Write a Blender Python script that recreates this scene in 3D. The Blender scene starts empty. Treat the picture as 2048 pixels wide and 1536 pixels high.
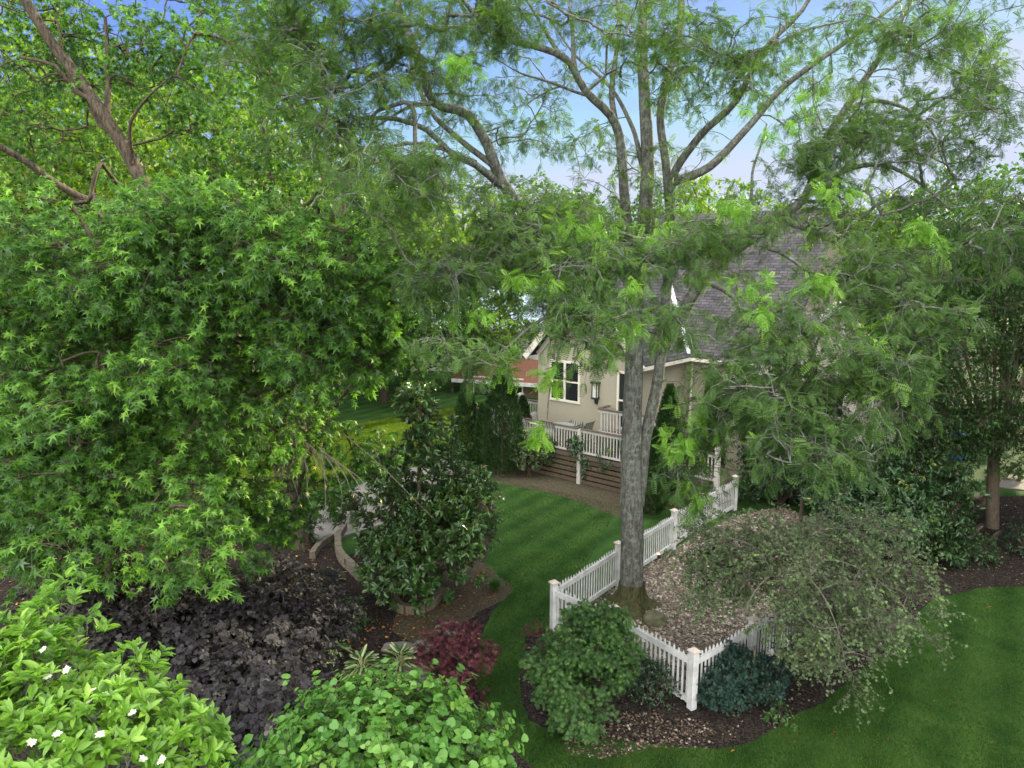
import bpy, bmesh, math, random
import numpy as np
from mathutils import Vector, Matrix
R=math.radians
sc=bpy.context.scene
# ------------------------------------------------------------ camera
CAMH=8.0; PITCH=R(9.84); FPX=1430.0
cam=bpy.data.cameras.new('camera'); camo=bpy.data.objects.new('camera',cam); sc.collection.objects.link(camo)
cam.sensor_width=36; cam.lens=36*FPX/2048; cam.clip_end=2000; cam.clip_start=.05
camo.location=(0,0,CAMH); camo.rotation_euler=(R(90)-PITCH,0,0); sc.camera=camo
# ------------------------------------------------------------ world and sun
SUN_EL,SUN_AZ=15.0,46.0
w=bpy.data.worlds.new("World"); sc.world=w; w.use_nodes=True
nt=w.node_tree; N=nt.nodes; Lk=nt.links
bgn=N['Background']; bgn.inputs[1].default_value=.10
sky=N.new('ShaderNodeTexSky'); sky.sky_type='NISHITA'; sky.sun_disc=False
sky.sun_elevation=R(SUN_EL); sky.sun_rotation=R(SUN_AZ); sky.air_density=1.0; sky.dust_density=.1; sky.ozone_density=2.5
tint=N.new('ShaderNodeMix'); tint.data_type='RGBA'; tint.blend_type='MULTIPLY'; tint.inputs[0].default_value=1
tint.inputs[7].default_value=(.60,.60,.95,1)
Lk.new(sky.outputs[0],tint.inputs[6])
tc=N.new('ShaderNodeTexCoord'); mp=N.new('ShaderNodeMapping'); mp.inputs['Scale'].default_value=(1.0,1.0,3.2); mp.inputs['Location'].default_value=(.35,.1,.2)
ns=N.new('ShaderNodeTexNoise'); ns.inputs['Scale'].default_value=2.6; ns.inputs['Detail'].default_value=7; ns.inputs['Roughness'].default_value=.62
rp=N.new('ShaderNodeValToRGB'); rp.color_ramp.elements[0].position=.47; rp.color_ramp.elements[1].position=.72
rp.color_ramp.elements[1].color=(.6,.6,.6,1)
Lk.new(tc.outputs['Generated'],mp.inputs[0]); Lk.new(mp.outputs[0],ns.inputs[0]); Lk.new(ns.outputs[0],rp.inputs[0])
cl=N.new('ShaderNodeMix'); cl.data_type='RGBA'; cl.inputs[7].default_value=(1.5,1.68,2.15,1)
Lk.new(rp.outputs[0],cl.inputs[0]); Lk.new(tint.outputs[2],cl.inputs[6]); 
# unseen bright cloud bank, added high behind the viewer to light the garden
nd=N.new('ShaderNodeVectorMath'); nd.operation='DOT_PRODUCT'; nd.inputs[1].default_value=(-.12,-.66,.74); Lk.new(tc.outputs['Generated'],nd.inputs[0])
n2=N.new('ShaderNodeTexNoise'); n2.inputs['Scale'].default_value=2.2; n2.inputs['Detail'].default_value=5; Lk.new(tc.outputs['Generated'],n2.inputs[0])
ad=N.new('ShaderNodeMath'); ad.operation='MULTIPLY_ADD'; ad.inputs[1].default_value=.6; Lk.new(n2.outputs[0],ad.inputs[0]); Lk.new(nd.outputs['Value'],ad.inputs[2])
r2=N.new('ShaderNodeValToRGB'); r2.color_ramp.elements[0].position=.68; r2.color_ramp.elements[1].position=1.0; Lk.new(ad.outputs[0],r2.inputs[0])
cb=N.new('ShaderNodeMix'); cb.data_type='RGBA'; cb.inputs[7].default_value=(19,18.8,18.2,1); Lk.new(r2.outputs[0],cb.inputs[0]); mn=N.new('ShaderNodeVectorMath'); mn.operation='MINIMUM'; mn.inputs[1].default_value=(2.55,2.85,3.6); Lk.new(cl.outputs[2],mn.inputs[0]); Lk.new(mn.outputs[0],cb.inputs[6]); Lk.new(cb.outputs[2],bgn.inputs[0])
sl=bpy.data.lights.new('sun','SUN'); sl.energy=5.0; sl.angle=R(.5); sl.color=(1,.87,.6)
so=bpy.data.objects.new('sun',sl); sc.collection.objects.link(so)
sd=Vector((math.sin(R(SUN_AZ))*math.cos(R(SUN_EL)),math.cos(R(SUN_AZ))*math.cos(R(SUN_EL)),math.sin(R(SUN_EL))))
so.rotation_euler=sd.to_track_quat('Z','Y').to_euler(); so.location=(30,20,30)
vs=sc.view_settings; vs.view_transform='Standard'; vs.look='None'; vs.gamma=1; vs.exposure=1.48
sc.cycles.max_bounces=6; sc.cycles.transparent_max_bounces=6
# ------------------------------------------------------------ helpers
cp,sp=math.cos(PITCH),math.sin(PITCH)
def P(px,py,Y):
    v=(py-768)/FPX; t=Y/(cp-v*sp); return np.array([(px-1024)/FPX*t, Y, CAMH+t*(-sp-v*cp)])
def G(px,py,z=0.):
    v=(py-768)/FPX; t=(CAMH-z)/(sp+v*cp); return np.array([(px-1024)/FPX*t, t*(cp-v*sp), z])
def S(Y,npx): return npx*Y/FPX      # size of npx pixels at depth Y
RNG=np.random.default_rng(7)
def unit(a): return a/np.maximum(np.linalg.norm(a,axis=-1,keepdims=True),1e-9)
ORG={}
def setp(o,label=None,cat=None,group=None,kind=None):
    if label:o['label']=label
    if cat:o['category']=cat
    if group:o['group']=group
    if kind:o['kind']=kind
    return o
def thing(name,loc,label,cat,group=None):
    o=bpy.data.objects.new(name,None); sc.collection.objects.link(o); o.location=tuple(loc); o.empty_display_size=.2
    ORG[o.name]=np.array(loc,float); return setp(o,label,cat,group)
def mobj(name,V,F,mat,parent=None,smooth=False,uv=None,attrs=None):
    """V (n,3) world coords; F (m,k) int array or list of tuples"""
    V=np.asarray(V,float)
    if parent is not None: org=ORG[parent.name]
    else: org=np.array([(V[:,0].min()+V[:,0].max())/2,(V[:,1].min()+V[:,1].max())/2,V[:,2].min()])
    me=bpy.data.meshes.new(name)
    if isinstance(F,np.ndarray):
        m,k=F.shape
        me.vertices.add(len(V)); me.vertices.foreach_set('co',(V-org).astype(np.float32).ravel())
        me.loops.add(m*k); me.loops.foreach_set('vertex_index',F.astype(np.int32).ravel())
        me.polygons.add(m); me.polygons.foreach_set('loop_start',np.arange(0,m*k,k,dtype=np.int32))
        me.update(calc_edges=True)
    else:
        me.from_pydata([tuple(x) for x in (V-org)],[],[tuple(f) for f in F]); me.update()
    if attrs:
        for k_,a in attrs.items():
            at=me.attributes.new(k_,'FLOAT','POINT'); at.data.foreach_set('value',np.asarray(a,np.float32))
    if uv is not None:
        ul=me.uv_layers.new(name='uv'); idx=np.empty(len(me.loops),np.int32); me.loops.foreach_get('vertex_index',idx)
        ul.data.foreach_set('uv',np.asarray(uv,np.float32)[idx].ravel())
    if smooth: me.polygons.foreach_set('use_smooth',np.ones(len(me.polygons),bool))
    me.materials.append(mat)
    o=bpy.data.objects.new(name,me); sc.collection.objects.link(o)
    if parent is None: o.location=tuple(org)
    else: o.parent=parent
    ORG[o.name]=org
    return o
class MB:
    def __init__(s): s.V=[];s.F=[];s.n=0
    def add(s,V,F):
        s.V.append(np.asarray(V,float)); s.F+= [tuple(i+s.n for i in f) for f in F]; s.n+=len(V)
    def frame(s,c,ax,ay,az,hx,hy,hz):
        c=np.array(c,float); ax,ay,az=[np.array(a,float) for a in (ax,ay,az)]
        V=[c+ax*hx*i+ay*hy*j+az*hz*k for k in(-1,1) for j in(-1,1) for i in(-1,1)]
        s.add(V,[(0,2,3,1),(4,5,7,6),(0,1,5,4),(2,6,7,3),(0,4,6,2),(1,3,7,5)])
    def beam(s,a,b,wd,ht,up=(0,0,1)):
        a=np.array(a,float);b=np.array(b,float);d=b-a;L=np.linalg.norm(d);d/=L
        sd_=np.cross(d,up); sd_/=np.linalg.norm(sd_); u=np.cross(sd_,d)
        s.frame((a+b)/2,d,sd_,u,L/2,wd/2,ht/2)
    def tube(s,pts,rad,k=8,cap=True):
        V,F=tubes([np.array(pts,float)],[np.broadcast_to(np.array(rad,float),(len(pts),))],k)
        F=[tuple(f) for f in F]
        if cap: F+=[tuple(range(k))[::-1],tuple(range(len(V)-k,len(V)))]
        s.add(V,F)
    def build(s,name,mat,parent=None,smooth=False): return mobj(name,np.concatenate(s.V),s.F,mat,parent,smooth)
def tubes(paths,rads,k):
    Vs=[];Fs=[];n=0
    ang=np.arange(k)*2*np.pi/k; ca,sa=np.cos(ang),np.sin(ang)
    for p,r in zip(paths,rads):
        m=len(p); t=unit(np.gradient(p,axis=0)); ref=np.where(np.abs(t[:,2:3])>.9,[[1.,0,0]],[[0,0,1.]])
        ref=np.array([[1.,0.13,0]]) if abs(t[0,2])>.7 else np.array([[0.1,0,1.]])
        a=unit(np.cross(t,np.broadcast_to(ref,t.shape))); b=np.cross(t,a)
        V=p[:,None,:]+r[:,None,None]*(a[:,None,:]*ca[None,:,None]+b[:,None,:]*sa[None,:,None])
        i=np.arange(m-1)[:,None]*k; j=np.arange(k)[None,:]; j2=(j+1)%k
        F=np.stack([i+j,i+j2,i+k+j2,i+k+j],-1).reshape(-1,4)+n
        Vs.append(V.reshape(-1,3));Fs.append(F);n+=m*k
    return np.concatenate(Vs),np.concatenate(Fs)
def tubes_b(Pn,Rn,k):
    """batch tubes: Pn (N,M,3), Rn (N,M)"""
    Nn,M,_=Pn.shape; t=unit(np.gradient(Pn,axis=1)); ref=np.zeros_like(t); v=np.abs(t[:,:1,2])>.75
    ref[:]=np.where(v[...,None],np.array([1.,.1,0]),np.array([.1,.05,1.])); a=unit(np.cross(t,ref)); b=np.cross(t,a)
    ang=np.arange(k)*2*np.pi/k
    V=Pn[:,:,None,:]+Rn[:,:,None,None]*(a[:,:,None,:]*np.cos(ang)[:,None]+b[:,:,None,:]*np.sin(ang)[:,None])
    base=(np.arange(Nn)*M*k)[:,None,None]; i=(np.arange(M-1)*k)[None,:,None]; j=np.arange(k)[None,None,:]; j2=(j+1)%k
    F=np.stack([base+i+j,base+i+j2,base+i+k+j2,base+i+k+j],-1).reshape(-1,4)
    return V.reshape(-1,3),F
def catmull(pts,step=.3):
    p=np.array(pts,float); q=np.vstack([2*p[0]-p[1],p,2*p[-1]-p[-2]]); out=[]
    for i in range(1,len(q)-2):
        n=max(2,int(np.linalg.norm(q[i+1][:3]-q[i][:3])/step)); t=np.linspace(0,1,n,endpoint=False)[:,None]
        out.append(.5*((2*q[i])+(-q[i-1]+q[i+1])*t+(2*q[i-1]-5*q[i]+4*q[i+1]-q[i+2])*t**2+(-q[i-1]+3*q[i]-3*q[i+1]+q[i+2])*t**3))
    out.append(p[-1:]); return np.concatenate(out)
def nz(p,s,seed=0,octs=3):
    r=np.random.default_rng(seed); v=np.zeros(p.shape[0])
    for o in range(octs):
        for _ in range(3):
            d=r.normal(size=p.shape[1])*s*(1.8**o); v+=np.sin(p@d+r.uniform(0,6.28))/(3*1.4**o)
    return v
# ------------------------------------------------------------ materials
def mat(name): 
    m=bpy.data.materials.new(name); m.use_nodes=True; nt=m.node_tree; return m,nt.nodes,nt.links,nt.nodes['Principled BSDF']
def plain(name,col,rough=.6,spec=.4,metal=0,noise=None,bump=0):
    m,n,l,b=mat(name); b.inputs['Base Color'].default_value=(*col,1); b.inputs['Roughness'].default_value=rough
    b.inputs['Specular IOR Level'].default_value=spec; b.inputs['Metallic'].default_value=metal
    if noise:
        sc_,amt=noise; t=n.new('ShaderNodeTexCoord'); x=n.new('ShaderNodeTexNoise'); x.inputs['Scale'].default_value=sc_; x.inputs['Detail'].default_value=6; x.inputs['Roughness'].default_value=.65
        l.new(t.outputs['Object'],x.inputs[0]); mr=n.new('ShaderNodeMapRange'); mr.inputs[1].default_value=.3; mr.inputs[2].default_value=.7; mr.inputs[3].default_value=1-amt; mr.inputs[4].default_value=1+amt*.6
        l.new(x.outputs[0],mr.inputs[0]); mx=n.new('ShaderNodeVectorMath'); mx.operation='SCALE'; mx.inputs[0].default_value=col; l.new(mr.outputs[0],mx.inputs['Scale']); l.new(mx.outputs[0],b.inputs['Base Color'])
        if bump:
            bp=n.new('ShaderNodeBump'); bp.inputs['Strength'].default_value=bump; bp.inputs['Distance'].default_value=.02; l.new(x.outputs[0],bp.inputs['Height']); l.new(bp.outputs[0],b.inputs['Normal'])
    return m
def ramp(n,stops,interp='LINEAR'):
    r=n.new('ShaderNodeValToRGB'); e=r.color_ramp.elements; r.color_ramp.interpolation=interp
    while len(e)<len(stops): e.new(.5)
    for i,(p,c) in enumerate(stops): e[i].position=p; e[i].color=(*c,1)
    return r
def leafmat(name,stops,trans=.35,back=None,rough=.5,spec=.35,mid=None):
    m,n,l,b=mat(name); a=n.new('ShaderNodeAttribute'); a.attribute_name='rnd'
    r=ramp(n,stops); l.new(a.outputs['Fac'],r.inputs[0]); col=r.outputs[0]
    if mid:
        am=n.new('ShaderNodeAttribute'); am.attribute_name='mid'; rm=ramp(n,[(mid[0],(1,1,1)),(mid[0]+.12,(0,0,0))]); l.new(am.outputs['Fac'],rm.inputs[0])
        mx=n.new('ShaderNodeMix'); mx.data_type='RGBA'; l.new(rm.outputs[0],mx.inputs[0]); l.new(col,mx.inputs[6]); mx.inputs[7].default_value=(*mid[1],1); col=mx.outputs[2]
    tcol=col
    if back:
        g=n.new('ShaderNodeNewGeometry'); mx=n.new('ShaderNodeMix'); mx.data_type='RGBA'; l.new(g.outputs['Backfacing'],mx.inputs[0]); l.new(col,mx.inputs[6]); mx.inputs[7].default_value=(*back,1); col=mx.outputs[2]
    l.new(col,b.inputs['Base Color']); b.inputs['Roughness'].default_value=rough; b.inputs['Specular IOR Level'].default_value=spec
    tr=n.new('ShaderNodeBsdfTranslucent'); hs=n.new('ShaderNodeMix'); hs.data_type='RGBA'; hs.blend_type='MULTIPLY'; hs.inputs[0].default_value=1; hs.inputs[7].default_value=(1.75,2.0,.6,1); l.new(tcol,hs.inputs[6]); l.new(hs.outputs[2],tr.inputs[0])
    ms=n.new('ShaderNodeMixShader'); ms.inputs[0].default_value=trans; l.new(b.outputs[0],ms.inputs[1]); l.new(tr.outputs[0],ms.inputs[2]); l.new(ms.outputs[0],n['Material Output'].inputs[0])
    return m
def barkmat(name,c1,c2,lichen=None,scale=1.0):
    m,n,l,b=mat(name); t=n.new('ShaderNodeTexCoord'); mp=n.new('ShaderNodeMapping'); mp.inputs['Scale'].default_value=(9*scale,9*scale,1.6*scale); l.new(t.outputs['Object'],mp.inputs[0])
    x=n.new('ShaderNodeTexNoise'); x.inputs['Scale'].default_value=2.2; x.inputs['Detail'].default_value=8; x.inputs['Roughness'].default_value=.7; x.inputs['Distortion'].default_value=.6; l.new(mp.outputs[0],x.inputs[0])
    r=ramp(n,[(.36,c1),(.62,c2)]); l.new(x.outputs[0],r.inputs[0]); col=r.outputs[0]
    if lichen:
        y=n.new('ShaderNodeTexNoise'); y.inputs['Scale'].default_value=9; y.inputs['Detail'].default_value=9; y.inputs['Roughness'].default_value=.75; l.new(t.outputs['Object'],y.inputs[0]); rr=ramp(n,[(.5,(0,0,0)),(.6,(1,1,1))]); l.new(y.outputs[0],rr.inputs[0])
        mx=n.new('ShaderNodeMix'); mx.data_type='RGBA'; l.new(rr.outputs[0],mx.inputs[0]); l.new(col,mx.inputs[6]); mx.inputs[7].default_value=(*lichen,1); col=mx.outputs[2]
    l.new(col,b.inputs['Base Color']); b.inputs['Roughness'].default_value=.9; b.inputs['Specular IOR Level'].default_value=.15
    bp=n.new('ShaderNodeBump'); bp.inputs['Strength'].default_value=.9; bp.inputs['Distance'].default_value=.03; l.new(x.outputs[0],bp.inputs['Height']); l.new(bp.outputs[0],b.inputs['Normal'])
    return m
# ------------------------------------------------------------ leaf templates (unit length along +y, z = upper side)
def fan(outline,c):
    V=[c]+outline; k=len(outline); F=[(0,1+i,1+(i+1)%k,1+(i+1)%k) for i in range(k)]
    V=np.array(V,float); V[:,2]=-.22*((V[:,0])**2+(V[:,1]-.25)**2)-.02; V[0,2]=.03
    F=np.array([(0,1+i,1+(i+1)%k) for i in range(k)]); return V,F
def T_maple():
    h=[(0,0,0),(.10,.08,0),(.38,-.02,0),(.13,.24,0),(.50,.60,0),(.10,.44,0)]
    o=h+[(0,1,0)]+[(-a,b,0) for a,b,_ in h[:0:-1]]
    o=[( a,b,c) for a,b,c in o]; return fan(o,(0,.3,0))
def T_quad(wd=.25,fold=.08,curl=.12):
    V=np.array([(0,0,0),(wd*.95,.35,fold),(wd*.8,.68,fold-curl*.4),(0,1,-curl),(-wd*.8,.68,fold-curl*.4),(-wd*.95,.35,fold)],float)
    return V,np.array([(0,1,2,3),(0,3,4,5)])
def T_round():
    V=np.array([(0,.06,0),(.3,-.03,.03),(.52,.28,.06),(.38,.7,.0),(0,1,-.1),(-.38,.7,.0),(-.52,.28,.06),(-.3,-.03,.03),(0,.4,-.02)],float)
    return V,np.array([(8,0,1,2),(8,2,3,4),(8,4,5,6),(8,6,7,0)])
def T_diamond(wd=.35): return np.array([(0,0,0),(wd,.45,.05),(0,1,-.08),(-wd,.45,-.03)],float),np.array([(0,1,2,3)])
def T_pinnate(k=7,ll=.2,lw=.045):
    V=[];F=[]
    for i in range(k):
        y=.12+.86*i/(k-1); z=-.28*y*y; L=ll*(1-.35*abs(2*i/(k-1)-.9))
        for s in(-1,1):
            n=len(V); V+=[(0,y,z),(s*L*.5,y+lw*.9,z-.01),(s*L,y+.05,z-.05),(s*L*.5,y-lw*.7,z-.02)]; F.append((n,n+1,n+2,n+3) if s<0 else (n,n+3,n+2,n+1))
    n=len(V); V+=[(.008,0,0),(.008,1,-.28),(-.008,1,-.28),(-.008,0,0)]; F.append((n,n+1,n+2,n+3))
    return np.array(V,float),np.array(F)
def T_lace():
    V=[];F=[]
    for a,L in((-70,.55),(-38,.85),(-12,1.),(14,1.),(40,.85),(72,.55)):
        n=len(V); d=np.array([math.sin(R(a)),math.cos(R(a))]); q=np.array([d[1],-d[0]])*.075
        V+=[(0,0,0),(d[0]*L*.5+q[0],d[1]*L*.5+q[1],-.03),(d[0]*L,d[1]*L,-.22*L),(d[0]*L*.5-q[0],d[1]*L*.5-q[1],-.03)]; F.append((n,n+3,n+2,n+1))
    return np.array(V,float),np.array(F)
def T_needle(k=5):
    V=[];F=[]
    for i in range(k):
        y=.1+.7*i/k
        for s in(-1,1):
            n=len(V); V+=[(0,y,0),(s*.12,y+.06,.01),(s*.26,y+.26,-.01),(s*.08,y+.15,0)]; F.append((n,n+1,n+2,n+3))
    n=len(V); V+=[(.05,0,0),(.05,.8,0),(0,1,0),(-.05,.8,0)]; F.append((n,n+1,n+2,n+3))
    return np.array(V,float),np.array(F)
TM=dict(maple=T_maple(),ell=T_quad(.2),ellw=T_quad(.27,.05,.1),round=T_round(),dia=T_diamond(),diaw=T_diamond(.5),narrow=T_quad(.11),pin=T_pinnate(7,.34,.07),pins=T_pinnate(5,.26,.07),lace=T_lace(),needle=T_needle(),needles=T_needle(3),hosta=T_quad(.24,.06,.35))
def leaves(name,tm,pos,ld,nr,size,rnd,mt,parent,mid=False):
    tv,tf=TM[tm]; ld=unit(ld); sd_=unit(np.cross(ld,nr)); n2=np.cross(sd_,ld)
    V=pos[:,None,:]+size[:,None,None]*(tv[None,:,0:1]*sd_[:,None,:]+tv[None,:,1:2]*ld[:,None,:]+tv[None,:,2:3]*n2[:,None,:])
    n=len(pos);k=len(tv); F=(tf[None]+(np.arange(n)*k)[:,None,None]).reshape(-1,tf.shape[1])
    at={'rnd':np.repeat(rnd,k)}
    if mid: at['mid']=np.tile(np.abs(tv[:,0])/np.abs(tv[:,0]).max(),n)
    return mobj(name,V.reshape(-1,3),F,mt,parent,attrs=at)
# ------------------------------------------------------------ tree growth
def blobpts(blobs,gap=.0,gs=1.2,seed=1,shell=.45):
    rg=np.random.default_rng(seed); out=[]
    for b in blobs:
        px,py,Y,rx,ry,rY,n=b[:7]; c=P(px,py,Y); rad=np.array([S(Y,rx),rY,S(Y,ry)])
        q=unit(rg.normal(size=(n*3,3)))*(rg.uniform(size=(n*3,1))**shell)*rad+c
        q=q[nz(q,gs,seed+int(px))>gap-.25*rg.uniform(size=len(q))] if gap>-5 else q
        out.append(q[:n])
    q=np.concatenate(out); return q[q[:,2]>.12]
def limbpts(limbs,n,spread,seed=3,t0=.2):
    rg=np.random.default_rng(seed); A=np.concatenate([l[0][int(len(l[0])*t0):] for l in limbs]); q=A[rg.integers(0,len(A),n)]+rg.normal(size=(n,3))*spread; return q
LMAX=[6.]
def grow(limbs,att,seed,rtip=.006,cpow=.42,sag=.15,rmax=.032):
    rg=np.random.default_rng(seed); base=np.concatenate([l[0] for l in limbs]); nb=len(base)
    lr=np.concatenate([l[1] for l in limbs])
    cap=nb+len(att)*5; nodes=np.zeros((cap,3)); nodes[:nb]=base; par=np.full(cap,-1); n=nb
    d0=np.array([np.min(np.sum((base-a)**2,1)) for a in att]); order=np.argsort(d0); chains=[];att=att[order]
    tipdir=np.zeros_like(att)
    for ai,a in enumerate(att):
        d=np.sum((nodes[:n]-a)**2,1); 
        # prefer nodes below or level so that branches rise outward
        d=d*(1+.6*np.clip((nodes[:n,2]-a[2])/(np.sqrt(d)+.05),0,1)); j=int(np.argmin(d)); L=math.sqrt(np.sum((nodes[j]-a)**2))
        if L>LMAX[0]: tipdir[ai]=(0,0,0); continue
        mid_=(nodes[j]+a)/2+np.array([0,0,sag*L])+rg.normal(size=3)*L*.1; t=np.array([.25,.5,.75,1.])[:,None]
        pts=(1-t)**2*nodes[j]+2*t*(1-t)*mid_+t*t*a+rg.normal(size=(4,3))*L*.018*np.array([[1],[1],[1],[0]])
        nodes[n:n+4]=pts; par[n]=j; par[n+1:n+4]=np.arange(n,n+3); chains.append((j,n)); tipdir[ai]=pts[3]-pts[2]; n+=4
    cnt=np.zeros(n)
    for j,s in chains: cnt[s+3]+=1
    for i in range(n-1,nb-1,-1):
        if par[i]>=nb: cnt[par[i]]+=cnt[i]
    rad=np.minimum(rtip*np.maximum(cnt,1)**cpow,rmax)
    ok=np.linalg.norm(tipdir,axis=1)>0
    if chains:
        idx=np.array([[j,s,s+1,s+2,s+3] for j,s in chains]); Pn=nodes[idx]; Rn=rad[idx]; Rn[:,0]=Rn[:,1]
        Rn[:,4]*=.8
    else: Pn=np.zeros((0,5,3));Rn=np.zeros((0,5))
    return Pn,Rn,att[ok],unit(tipdir[ok])
def foliage(att,td,seed,K=5,L=.4,droop=.2,per=6,size=.12,sj=.25,tw=.7,fwd=.6,down=.3,up=1.,t0=.3,nj=.45,flat=1.,outc=None,outw=0.,upb=0.):
    """twigs at every bough tip and leaves on each twig"""
    rg=np.random.default_rng(seed); n=len(att)
    A=np.repeat(att,K,0); D=np.repeat(td,K,0)
    if outc is not None: D=unit(D+outw*unit(A-outc))
    D=unit(D*.7+rg.normal(size=A.shape)*tw*np.array([1,1,.7])+np.array([0,0,upb])); Ls=L*rg.uniform(.6,1.25,len(A))
    A=A+rg.normal(size=A.shape)*L*.12
    B=A+D*Ls[:,None]*.55; C=A+unit(D+np.array([0,0,-droop]))*Ls[:,None]; 
    tp=np.stack([A,B+(0,0,.0),C],1)
    t=rg.uniform(t0,1.03,(len(A),per,1)); p=(1-t)**2*A[:,None]+2*t*(1-t)*B[:,None]+t*t*C[:,None]
    p=p.reshape(-1,3); d=np.repeat(unit(C-A),per,0)
    rr=unit(rg.normal(size=p.shape)*np.array([1,1,flat])); rr=unit(rr-d*np.sum(rr*d,1,keepdims=True))
    ld=unit(rr+d*fwd+np.array([0,0,-down])); nr=unit(np.array([0,0,up])+rg.normal(size=p.shape)*nj+rr*.001)
    if outc is not None: nr=unit(nr+outw*.8*unit(p-outc))
    size_=size*rg.uniform(1-sj,1+sj,len(p))
    rnd=np.clip(.5+1.25*(np.repeat(rg.uniform(0,1,n),K*per)*.3+np.repeat(rg.uniform(0,1,n*K),per)*.4+rg.uniform(0,1,len(p))*.3-.5),0,1)
    return tp,p,ld,nr,size_,rnd
def plantwood(name,tl,mt,parent,k=8,flare=None):
    V,F=tubes([l[0] for l in tl],[l[1] for l in tl],k)
    return mobj(name,V,F,mt,parent,True)
def limb(pix,r0,r1,step=.3,zz=None,wob=.0,pw=1.):
    """pix: list of (px,py,Y)"""
    p=catmull([P(*a) for a in pix],step); t=np.linspace(0,1,len(p)); 
    if wob: p=p+np.stack([nz(p,1.2,int(abs(pix[0][0]))+i) for i in range(3)],1)*wob*np.minimum(1,t*6)[:,None]
    return p,(r0+(r1-r0)*t**pw)
def tree(name,label,cat,base,limbs,att,bark,leaf,tm,seed,group=None,rtip=.005,cpow=.42,trunk_k=9,branch_k=4,twr=.003,sag=.15,crown='crown',fol={},wood='trunk',twigs=True,mid=False):
    o=thing(name,base,label,cat,group)
    if limbs: plantwood(wood,limbs,bark,o,trunk_k)
    Pn,Rn,a,td=grow(limbs,att,seed,rtip,cpow,sag)
    tp,p,ld,nr,s,rnd=foliage(a,td,seed,**fol)
    V,F=tubes_b(Pn,Rn,branch_k)
    if twigs:
        V2,F2=tubes_b(tp,np.repeat(np.array([[twr*1.3,twr,twr*.5]]),len(tp),0),3); F=np.concatenate([F,F2+len(V)]); V=np.concatenate([V,V2])
    mobj('branches',V,F,bark,o,True)
    leaves(crown,tm,p,ld,nr,s,rnd,leaf,o,mid)
    return o,a,td
# ------------------------------------------------------------ material library
M={}
M['white']=plain('white_vinyl',(.60,.60,.59),.5,.3,noise=(3.5,.3))
M['cap']=plain('tan_cap',(.55,.47,.42),.6,.3,noise=(9,.12))
M['stucco']=plain('stucco',(.32,.295,.225),.9,.2,noise=(30,.1),bump=.35)
M['trim']=plain('taupe_trim',(.36,.32,.27),.7,.3,noise=(12,.08))
M['creamtrim']=plain('cream_trim',(.62,.58,.49),.6,.3,noise=(12,.06))
M['glass']=plain('dark_glass',(.015,.018,.02),.06,.8)
M['black']=plain('black_metal',(.02,.02,.02),.4,.5)
M['deckrail']=plain('deck_rail_paint',(.44,.42,.38),.6,.3,noise=(10,.1))
M['decktop']=plain('deck_cap_brown',(.10,.075,.065),.6,.3,noise=(14,.2))
M['skirt']=plain('deck_skirt_wood',(.10,.075,.05),.8,.2,noise=(8,.3))
M['bluemetal']=plain('pale_metal_roof',(.42,.52,.62),.5,.4,noise=(2,.12))
M['redroof']=plain('red_roof',(.17,.075,.05),.8,.2,noise=(10,.3),bump=.4)
M['stone']=plain('field_stone',(.20,.19,.16),.9,.2,noise=(6,.35),bump=.6)
M['mossrock']=plain('mossy_rock',(.14,.14,.085),.95,.2,noise=(5,.45),bump=.7)
M['edging']=plain('edging_stone',(.16,.135,.10),.9,.2,noise=(9,.35),bump=.6)
M['concrete']=plain('concrete',(.19,.175,.155),.9,.2,noise=(1.6,.25),bump=.1)
M['bluebin']=plain('blue_plastic',(.02,.12,.5),.4,.5)
M['tire']=plain('black_rubber',(.02,.02,.022),.7,.3)
M['lampglow']=plain('lamp_lens',(.9,.5,.3),.3)
M['lampglow'].node_tree.nodes['Principled BSDF'].inputs['Emission Color'].default_value=(1,.45,.25,1); M['lampglow'].node_tree.nodes['Principled BSDF'].inputs['Emission Strength'].default_value=1.2
def shingle():
    m,n,l,b=mat('roof_shingles'); u=n.new('ShaderNodeUVMap'); u.uv_map='uv'; br=n.new('ShaderNodeTexBrick'); br.inputs['Scale'].default_value=1
    br.inputs['Brick Width'].default_value=.33; br.inputs['Row Height'].default_value=.15; br.inputs['Mortar Size'].default_value=.012; br.inputs['Mortar Smooth'].default_value=.3
    br.inputs['Color1'].default_value=(.055,.053,.056,1); br.inputs['Color2'].default_value=(.10,.095,.098,1); br.inputs['Mortar'].default_value=(.025,.022,.024,1); l.new(u.outputs[0],br.inputs[0])
    x=n.new('ShaderNodeTexNoise'); x.inputs['Scale'].default_value=1.4; x.inputs['Detail'].default_value=8; l.new(u.outputs[0],x.inputs[0]); rr=ramp(n,[(.3,(.6,.6,.6)),(.7,(1.25,1.2,1.25))]); l.new(x.outputs[0],rr.inputs[0])
    mx=n.new('ShaderNodeMix'); mx.data_type='RGBA'; mx.blend_type='MULTIPLY'; mx.inputs[0].default_value=1; l.new(br.outputs[0],mx.inputs[6]); l.new(rr.outputs[0],mx.inputs[7]); l.new(mx.outputs[2],b.inputs['Base Color'])
    b.inputs['Roughness'].default_value=.85; b.inputs['Specular IOR Level'].default_value=.2
    bp=n.new('ShaderNodeBump'); bp.inputs['Strength'].default_value=.8; bp.inputs['Distance'].default_value=.03; l.new(br.outputs['Fac'],bp.inputs['Height']); bp.invert=True; l.new(bp.outputs[0],b.inputs['Normal']); return m
M['shingle']=shingle()
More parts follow.
